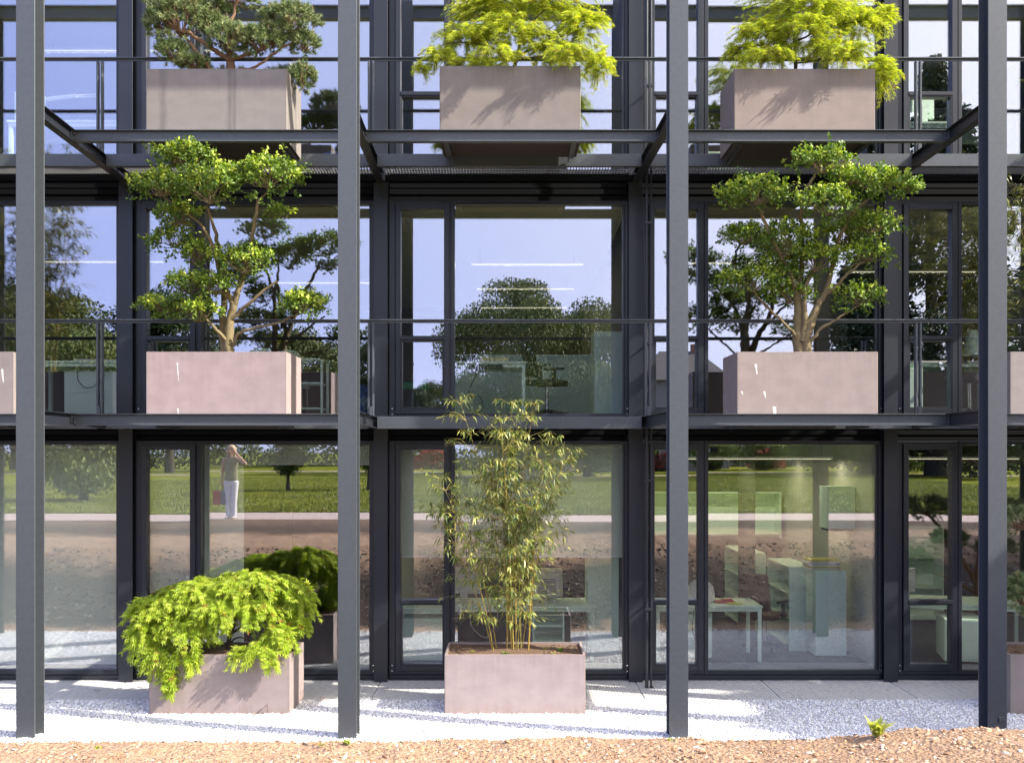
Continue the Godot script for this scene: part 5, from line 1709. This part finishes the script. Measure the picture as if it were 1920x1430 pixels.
func make_park() -> void:
	var dk := [Color(0.025, 0.045, 0.012), Color(0.045, 0.07, 0.015), Color(0.07, 0.10, 0.02)]
	var md := [Color(0.07, 0.095, 0.022), Color(0.11, 0.135, 0.03), Color(0.16, 0.175, 0.05)]
	var lt := [Color(0.10, 0.14, 0.025), Color(0.15, 0.18, 0.04), Color(0.19, 0.21, 0.06)]
	var cn := [Color(0.018, 0.035, 0.014), Color(0.03, 0.05, 0.02), Color(0.045, 0.065, 0.025)]
	big_tree("weeping_tree", "light green weeping tree on the lawn mirrored in the leftmost pane", -13.6, 19.5, 5.6, 4.6, "weeping", 701, 16000, 0.14, lt)
	big_tree("young_pine", "small dark pine on the lawn mirrored right of the woman", -8.6, 26.5, 3.2, 2.5, "round", 702, 7000, 0.10, dk)
	big_tree("young_pine", "dark young pine mirrored beside the second post", -5.6, 27.5, 3.8, 2.3, "round", 703, 7000, 0.10, dk)
	big_tree("birch_tree", "broad drooping tree mirrored in the middle first floor window", 0.6, 59, 14.4, 13.5, "weeping", 704, 80000, 0.19, md)
	big_tree("birch_tree", "second drooping tree right of the broad mirrored tree", 5.6, 61, 13.2, 9.5, "weeping", 705, 46000, 0.19, md)
	big_tree("conifer", "tall dark conifer mirrored at the right of all floors", 29.8, 58, 29.6, 18.0, "cone", 706, 60000, 0.36, cn)
	big_tree("conifer", "slimmer conifer left of the tallest mirrored conifer", 26.6, 62, 26.5, 11.0, "cone", 707, 34000, 0.34, cn)
	big_tree("shade_tree", "lowest of three park trees whose shade falls on the gravel", 14.2, 4.9, 7.7, 6.4, "round", 708, 30000, 0.22, md)
	big_tree("shade_tree", "middle sized of three park trees whose shade falls on the gravel", 17.8, 6.2, 10.6, 7.0, "round", 718, 34000, 0.22, md)
	big_tree("shade_tree", "tallest of three park trees whose shade falls on the gravel", 21.8, 7.6, 13.4, 7.6, "round", 728, 34000, 0.22, md)
	var a := big_tree("park_tree", "dense green tree at the left end of the park tree line", -37.0, 66, 14.5, 12.0, "round", 709, 26000, 0.30, md, "tree line across the park")
	var b := big_tree("park_tree", "dark rounded tree in the tree line left of the mirrored bamboo", -29.0, 72, 15.5, 12.0, "round", 710, 26000, 0.30, dk, "tree line across the park")
	var w := big_tree("willow_tree", "willow with hanging boughs in the line of trees mirrored at lower right", 17.5, 74, 6.2, 6.5, "weeping", 711, 12000, 0.22, lt, "willows across the park")
	var words := ["third", "fourth", "fifth", "sixth", "seventh", "eighth", "ninth", "tenth"]
	var k := 0
	for p in [[-45, 78, 1.1], [-21, 84, 0.95], [-14, 92, 0.85], [-57, 90, 1.2], [-9.0, 100, 0.62], [-3, 108, 0.66], [13.5, 112, 0.6], [-70, 92, 1.2]]:
		copy_tree(a if k % 2 else b, "%s tree from the left in the tree line across the park" % words[k], p[0], p[1], p[2], k * 1.3)
		k += 1
	k = 0
	for p in [[22.5, 76, 0.95], [27.5, 78, 1.05], [33, 72, 1.0], [38.5, 80, 1.1], [11.5, 82, 0.8]]:
		copy_tree(w, "%s willow counted from the mirrored house towards the conifer" % words[k], p[0], p[1], p[2], k * 1.9)
		k += 1
	# hedge far behind
	rng.seed = 720
	var hd := MB.new()
	for i in 26000:
		var x := rnd(-110, 110)
		hd.col = pick(dk + md)
		small_leaf(hd, Vector3(x, 1.2 + rnd(0.0, 2.6 + 0.9 * sin(x * 0.31) + 0.5 * sin(x * 0.83)), 96 + rnd(-1.2, 1.2) + 2.0 * sin(x * 0.1)), rdir(), (Vector3(0, 0.5, -0.6) + rdir() * 0.6).normalized(), rnd(0.3, 0.6), rnd(0.10, 0.2))
	var hg := solo("hedge", hd, M.treeleaf, "long dark hedge closing the park behind the lawn", "hedge")
	hg.set_meta("kind", "stuff")
	for r in [[-7.2, 78, "red flowering shrub mirrored in the narrow window left of the bamboo"], [15.0, 84, "red flowering shrub left of the willows"], [24.5, 83, "red flowering shrub behind the willows"]]:
		rng.seed = int(r[0] * 10) + 900
		var t := thing("flowering_shrub", r[2], "shrub", Vector3(r[0], 1.19, r[1]), "red shrubs across the park")
		var lv := MB.new()
		for i in 1500:
			var d := rdir()
			d.y = absf(d.y)
			lv.col = pick(dk)
			small_leaf(lv, Vector3(d.x * 1.7, d.y * 1.8, d.z * 1.5) * pow(rng.randf(), 0.3), rdir(), (d + rdir()).normalized(), 0.2, 0.07)
		part("foliage", lv, M.treeleaf, t).set_meta("kind", "stuff")
		lv = MB.new()
		for i in 700:
			var d := rdir()
			d.y = absf(d.y)
			lv.col = pick([Color(0.45, 0.02, 0.03), Color(0.55, 0.06, 0.07)])
			small_leaf(lv, Vector3(d.x * 1.75, d.y * 1.85, d.z * 1.55), rdir(), (d + rdir()).normalized(), 0.16, 0.07)
		part("blossoms", lv, M.treeleaf, t).set_meta("kind", "stuff")
	house("grey roofed house mirrored beside the third post", 16.9, 88, 8.5, 8.0, 8.4, 11.6, Color(0.30, 0.28, 0.26), Color(0.10, 0.09, 0.085), false)
	house("pinkish house mirrored right of the swivel chair", 7.6, 92, 5.5, 7.0, 5.2, 7.8, Color(0.5, 0.36, 0.32), Color(0.16, 0.10, 0.08), true)
	house("pale house half hidden behind the willows", 30.0, 104, 12, 9, 5.4, 8.5, Color(0.5, 0.47, 0.42), Color(0.12, 0.10, 0.10), false)

# ---------------------------------------------------------------- the woman on the footpath
func net(bones: Array, cell: float, k: float) -> MB:
	var lo := Vector3.ONE * 1e6
	var hi := -lo
	for b in bones:
		for q in 2:
			var p: Vector3 = b[q]
			var r: float = b[2 + q] + 3.0 * cell + k
			lo = lo.min(p - Vector3.ONE * r)
			hi = hi.max(p + Vector3.ONE * r)
	var n := Vector3i(((hi - lo) / cell).ceil()) + Vector3i.ONE
	var fld := PackedFloat32Array()
	fld.resize(n.x * n.y * n.z)
	fld.fill(1.0)
	for b in bones:
		var a: Vector3 = b[0]
		var c: Vector3 = b[1]
		var ra: float = b[2]
		var rb: float = b[3]
		var fl: Vector3 = b[4] if b.size() > 4 else Vector3.ONE    # squash of the section per axis
		var m: float = maxf(ra, rb) + k + 2.5 * cell
		var l0 := Vector3i(((a.min(c) - Vector3.ONE * m - lo) / cell).floor()).clamp(Vector3i.ZERO, n - Vector3i.ONE)
		var l1 := Vector3i(((a.max(c) + Vector3.ONE * m - lo) / cell).ceil()).clamp(Vector3i.ZERO, n - Vector3i.ONE)
		var ac := c - a
		var ll := maxf(ac.length_squared(), 1e-9)
		for z in range(l0.z, l1.z + 1):
			for y in range(l0.y, l1.y + 1):
				for x in range(l0.x, l1.x + 1):
					var p := lo + Vector3(x, y, z) * cell
					var t := clampf((p - a).dot(ac) / ll, 0.0, 1.0)
					var w := (p - a - ac * t) / fl
					var dd := w.length() - lerpf(ra, rb, t)
					var i := (z * n.y + y) * n.x + x
					var o := fld[i]
					var hh := maxf(k - absf(o - dd), 0.0) / k
					fld[i] = minf(o, dd) - hh * hh * k * 0.25
	var idx := {}
	var vs := PackedVector3Array()
	var ns := PackedVector3Array()
	var sx := 1
	var sy := n.x
	var sz := n.x * n.y
	for z in range(1, n.z - 2):
		for y in range(1, n.y - 2):
			for x in range(1, n.x - 2):
				var i := (z * n.y + y) * n.x + x
				var s := 0
				var acc := Vector3.ZERO
				var cnt := 0
				var v8 := [fld[i], fld[i + sx], fld[i + sy], fld[i + sx + sy], fld[i + sz], fld[i + sx + sz], fld[i + sy + sz], fld[i + sx + sy + sz]]
				for q in 8:
					if v8[q] < 0.0: s += 1
				if s == 0 or s == 8: continue
				for e in [[0, 1], [2, 3], [4, 5], [6, 7], [0, 2], [1, 3], [4, 6], [5, 7], [0, 4], [1, 5], [2, 6], [3, 7]]:
					var va: float = v8[e[0]]
					var vb: float = v8[e[1]]
					if (va < 0.0) != (vb < 0.0):
						var t := va / (va - vb)
						acc += Vector3(e[0] & 1, (e[0] >> 1) & 1, e[0] >> 2).lerp(Vector3(e[1] & 1, (e[1] >> 1) & 1, e[1] >> 2), t)
						cnt += 1
				idx[i] = vs.size()
				vs.append(lo + (Vector3(x, y, z) + acc / cnt) * cell)
				ns.append(Vector3(v8[1] - v8[0] + v8[7] - v8[6], v8[2] - v8[0] + v8[7] - v8[5], v8[4] - v8[0] + v8[7] - v8[3]).normalized())
	var mb := MB.new()
	for i in idx.keys():
		for ax in 3:
			var st: int = [sx, sy, sz][ax]
			var u: int = [sy, sz, sx][ax]
			var v: int = [sz, sx, sy][ax]
			var inside: bool = fld[i] < 0.0
			if inside == (fld[i + st] < 0.0): continue
			if not (idx.has(i - u) and idx.has(i - v) and idx.has(i - u - v)): continue
			var q := [idx[i], idx[i - u], idx[i - u - v], idx[i - v]]
			if inside: q = [q[0], q[1], q[2], q[3]]
			else: q = [q[3], q[2], q[1], q[0]]
			mb.stri(vs[q[0]], vs[q[1]], vs[q[2]], ns[q[0]], ns[q[1]], ns[q[2]])
			mb.stri(vs[q[0]], vs[q[2]], vs[q[3]], ns[q[0]], ns[q[2]], ns[q[3]])
	return mb

func make_person() -> void:
	var t := thing("person", "person in white trousers and olive blouse shading the eyes on the footpath", "person", Vector3(-6.45, 1.203, 10.95), "", 0.12)
	var V := func(x: float, y: float, z: float) -> Vector3: return Vector3(x, y, z)
	var sq := Vector3(1.0, 1.0, 0.68)
	var skin := mat(Color(0.50, 0.28, 0.19), 0.55)
	skin.subsurf_scatter_enabled = true
	skin.subsurf_scatter_strength = 0.1
	# one body: legs, trunk, arms, neck
	var hand_r := Vector3(0.115, 1.575, -0.135)
	var body := net([
		[Vector3(-0.07, 0.07, 0.01), Vector3(-0.075, 0.46, -0.005), 0.036, 0.052], [Vector3(-0.075, 0.46, -0.005), Vector3(-0.085, 0.84, 0.0), 0.054, 0.082],
		[Vector3(0.06, 0.07, 0.02), Vector3(0.07, 0.46, 0.0), 0.036, 0.052], [Vector3(0.07, 0.46, 0.0), Vector3(0.085, 0.84, 0.0), 0.054, 0.082],
		[Vector3(0, 0.88, 0), Vector3(0, 1.02, 0), 0.135, 0.115, sq], [Vector3(0, 1.02, 0), Vector3(0, 1.28, 0.01), 0.115, 0.14, sq], [Vector3(-0.13, 1.37, 0.01), Vector3(0.13, 1.37, 0.01), 0.058, 0.058],
		[Vector3(0, 1.36, 0.01), Vector3(0, 1.49, 0.0), 0.055, 0.048],
		[Vector3(-0.17, 1.365, 0.01), Vector3(-0.215, 1.10, 0.02), 0.046, 0.036], [Vector3(-0.215, 1.10, 0.02), Vector3(-0.22, 0.87, -0.02), 0.036, 0.024],
		[Vector3(0.165, 1.37, 0.0), Vector3(0.375, 1.27, -0.10), 0.046, 0.036], [Vector3(0.375, 1.27, -0.10), Vector3(0.17, 1.52, -0.15), 0.036, 0.024]], 0.015, 0.03)
	var head := net([
		[Vector3(0, 1.585, 0.005), Vector3(0, 1.605, 0.015), 0.092, 0.092, Vector3(0.86, 1.08, 1.0)], [Vector3(0, 1.515, -0.035), Vector3(0, 1.56, -0.03), 0.042, 0.062, Vector3(0.95, 1, 0.9)],
		[Vector3(0, 1.575, -0.088), Vector3(0, 1.552, -0.108), 0.009, 0.013], [Vector3(-0.015, 1.53, -0.088), Vector3(0.015, 1.53, -0.088), 0.007, 0.007],
		[Vector3(-0.08, 1.575, 0.0), Vector3(-0.082, 1.555, 0.004), 0.014, 0.010], [Vector3(0.08, 1.575, 0.0), Vector3(0.082, 1.555, 0.004), 0.014, 0.010], [Vector3(0, 1.46, 0.0), Vector3(0, 1.52, 0.0), 0.05, 0.05]], 0.007, 0.012)
	for pair in [[hand_r, Vector3(-0.55, 0.55, 0.25), Vector3(-0.3, 0.2, -0.9), 0], [Vector3(-0.222, 0.835, -0.03), Vector3(0.05, -1, 0.0), Vector3(1, 0, 0.2), 1]]:
		var fw: Vector3 = pair[1].normalized()
		var nr: Vector3 = pair[2].normalized()
		var sd := fw.cross(nr).normalized()
		var c: Vector3 = pair[0]
		var bones := [[c - fw * 0.04, c + fw * 0.02, 0.024, 0.030, Vector3(1, 1, 1)]]
		for k in 4:
			var o: Vector3 = c + fw * 0.035 + sd * (0.0195 * (k - 1.5))
			var l: float = [0.058, 0.072, 0.068, 0.052][k]
			var d1: Vector3 = (fw + nr * 0.25).normalized()
			var d2: Vector3 = (fw * 0.7 + nr * (0.7 if pair[3] == 1 else 0.35)).normalized()
			bones.append([o, o + d1 * l * 0.5, 0.0092, 0.0085])
			bones.append([o + d1 * l * 0.5, o + d1 * l * 0.5 + d2 * l * 0.5, 0.0085, 0.0075])
		bones.append([c - fw * 0.01 + sd * 0.028, c + fw * 0.03 + sd * 0.05 + nr * 0.015, 0.011, 0.009])
		var h := net(bones, 0.004, 0.006)
		head.v.append_array(h.v); head.n.append_array(h.n); head.c.append_array(h.c); head.u.append_array(h.u)
	body.v.append_array(head.v); body.n.append_array(head.n); body.c.append_array(head.c); body.u.append_array(head.u)
	part("body", body, skin, t)
	var eye := MB.new()
	for s in [-1.0, 1.0]:
		eye.tube(PackedVector3Array([Vector3(s * 0.031, 1.578, -0.076), Vector3(s * 0.031, 1.578, -0.086), Vector3(s * 0.031, 1.578, -0.0875)]), PackedFloat32Array([0.012, 0.009, 0.001]), 10)
	part("eye", eye, M.black, t)
	var lip := MB.new()
	lip.tube(PackedVector3Array([Vector3(-0.02, 1.53, -0.092), Vector3(0, 1.532, -0.098), Vector3(0.02, 1.53, -0.092)]), PackedFloat32Array([0.002, 0.005, 0.002]), 6)
	part("mouth", lip, mat(Color(0.35, 0.10, 0.09), 0.5), t)
	var hair := net([
		[Vector3(0, 1.62, 0.03), Vector3(0, 1.63, 0.02), 0.092, 0.088, Vector3(0.98, 0.9, 1.0)], [Vector3(-0.03, 1.60, 0.06), Vector3(-0.05, 1.42, 0.07), 0.075, 0.055], [Vector3(0.03, 1.60, 0.06), Vector3(0.05, 1.43, 0.07), 0.07, 0.045],
		[Vector3(-0.075, 1.60, 0.0), Vector3(-0.085, 1.45, -0.01), 0.030, 0.026], [Vector3(0.075, 1.60, 0.01), Vector3(0.08, 1.46, 0.02), 0.028, 0.022]], 0.009, 0.02)
	part("hair", hair, mat(Color(0.55, 0.42, 0.24), 0.5), t)
	var top := net([
		[Vector3(0, 0.93, 0), Vector3(0, 1.05, 0), 0.165, 0.145, sq], [Vector3(0, 1.05, 0), Vector3(0, 1.27, 0.01), 0.145, 0.160, sq], [Vector3(-0.12, 1.37, 0.01), Vector3(0.12, 1.37, 0.01), 0.066, 0.066]], 0.012, 0.03)
	part("blouse", top, mat(Color(0.23, 0.21, 0.12), 0.85), t)
	var tr := net([
		[Vector3(-0.07, 0.06, 0.015), Vector3(-0.075, 0.46, 0.0), 0.058, 0.064], [Vector3(-0.075, 0.46, 0.0), Vector3(-0.082, 0.82, 0.0), 0.066, 0.094],
		[Vector3(0.06, 0.06, 0.02), Vector3(0.07, 0.46, 0.0), 0.058, 0.064], [Vector3(0.07, 0.46, 0.0), Vector3(0.082, 0.82, 0.0), 0.066, 0.094], [Vector3(0, 0.86, 0), Vector3(0, 0.93, 0), 0.152, 0.142, sq]], 0.013, 0.02)
	part("trousers", tr, mat(Color(0.68, 0.66, 0.70), 0.85), t)
	for s in [-1.0, 1.0]:
		var sh := net([[Vector3(s * 0.07, 0.035, 0.05), Vector3(s * 0.075, 0.03, -0.12), 0.036, 0.032, Vector3(1, 0.8, 1)]], 0.01, 0.01)
		part("shoe", sh, mat(Color(0.5, 0.40, 0.36), 0.6), t)
	# bag in the hanging hand
	var b := thing("handbag", "red bag with a dark side panel held in the woman's lowered hand", "bag", Vector3(-6.72, 1.52, 10.97), "", 0.12)
	var mb := MB.new()
	mb.box(Vector3(-0.15, 0, -0.05), Vector3(0.03, 0.33, 0.05), 0.02)
	part("body", mb, mat(Color(0.40, 0.05, 0.03), 0.6), b)
	mb = MB.new()
	mb.box(Vector3(0.0305, 0.0, -0.048), Vector3(0.17, 0.31, 0.048), 0.02)
	part("side_panel", mb, mat(Color(0.10, 0.11, 0.13), 0.6), b)
	mb = MB.new()
	bough(mb, [Vector3(-0.07, 0.31, 0), Vector3(-0.04, 0.44, 0), Vector3(0.05, 0.495, 0), Vector3(0.09, 0.44, 0), Vector3(0.10, 0.30, 0)], 0.009, 0.009, 6, 0.0)
	part("handle", mb, M.brown, b)

func _ready() -> void:
	# camera: level, lens shifted upwards
	var cam := Camera3D.new()
	cam.name = "camera"
	cam.projection = Camera3D.PROJECTION_FRUSTUM
	cam.near = 0.05
	cam.far = 1500.0
	cam.size = 2.0 * 0.05 * 715.0 / F
	cam.frustum_offset = Vector2(0, 0.05 * (HY - 715.0) / F)
	cam.position = Vector3(0, EYE, DIST)
	add_child(cam)
	cam.current = true
	# sky
	var we := WorldEnvironment.new()
	we.name = "world_environment"
	env = Environment.new()
	env.background_mode = Environment.BG_SKY
	env.tonemap_mode = Environment.TONE_MAPPER_LINEAR
	env.tonemap_exposure = 2.4
	env.sdfgi_enabled = true
	env.ssao_enabled = true
	env.ssil_enabled = true
	var sky := ProceduralSkyMaterial.new()
	sky.sky_top_color = lin(0.14, 0.25, 0.72)
	sky.sky_horizon_color = lin(0.57, 0.63, 1.0)
	sky.sky_curve = 0.22
	sky.sky_energy_multiplier = 1.0
	sky.ground_bottom_color = lin(0.1, 0.09, 0.07)
	sky.ground_horizon_color = lin(0.3, 0.3, 0.3)
	sky.sun_angle_max = 110.0
	sky.sun_curve = 0.75
	env.sky = Sky.new()
	env.sky.sky_material = sky
	we.environment = env
	add_child(we)
	# sun: low, from the right behind the camera
	var sun := DirectionalLight3D.new()
	sun.name = "sun"
	sun.light_energy = 1.6
	sun.light_color = Color(1.0, 0.968, 0.91)
	sun.light_angular_distance = 0.5
	sun.shadow_enabled = true
	add_child(sun)
	sun.look_at_from_position(sun_dir * 100.0, Vector3.ZERO, Vector3.UP)
	make_materials()
	make_ground()
	make_building()
	make_frame()
	make_interior()
	make_planting()
	make_park()
	make_person()
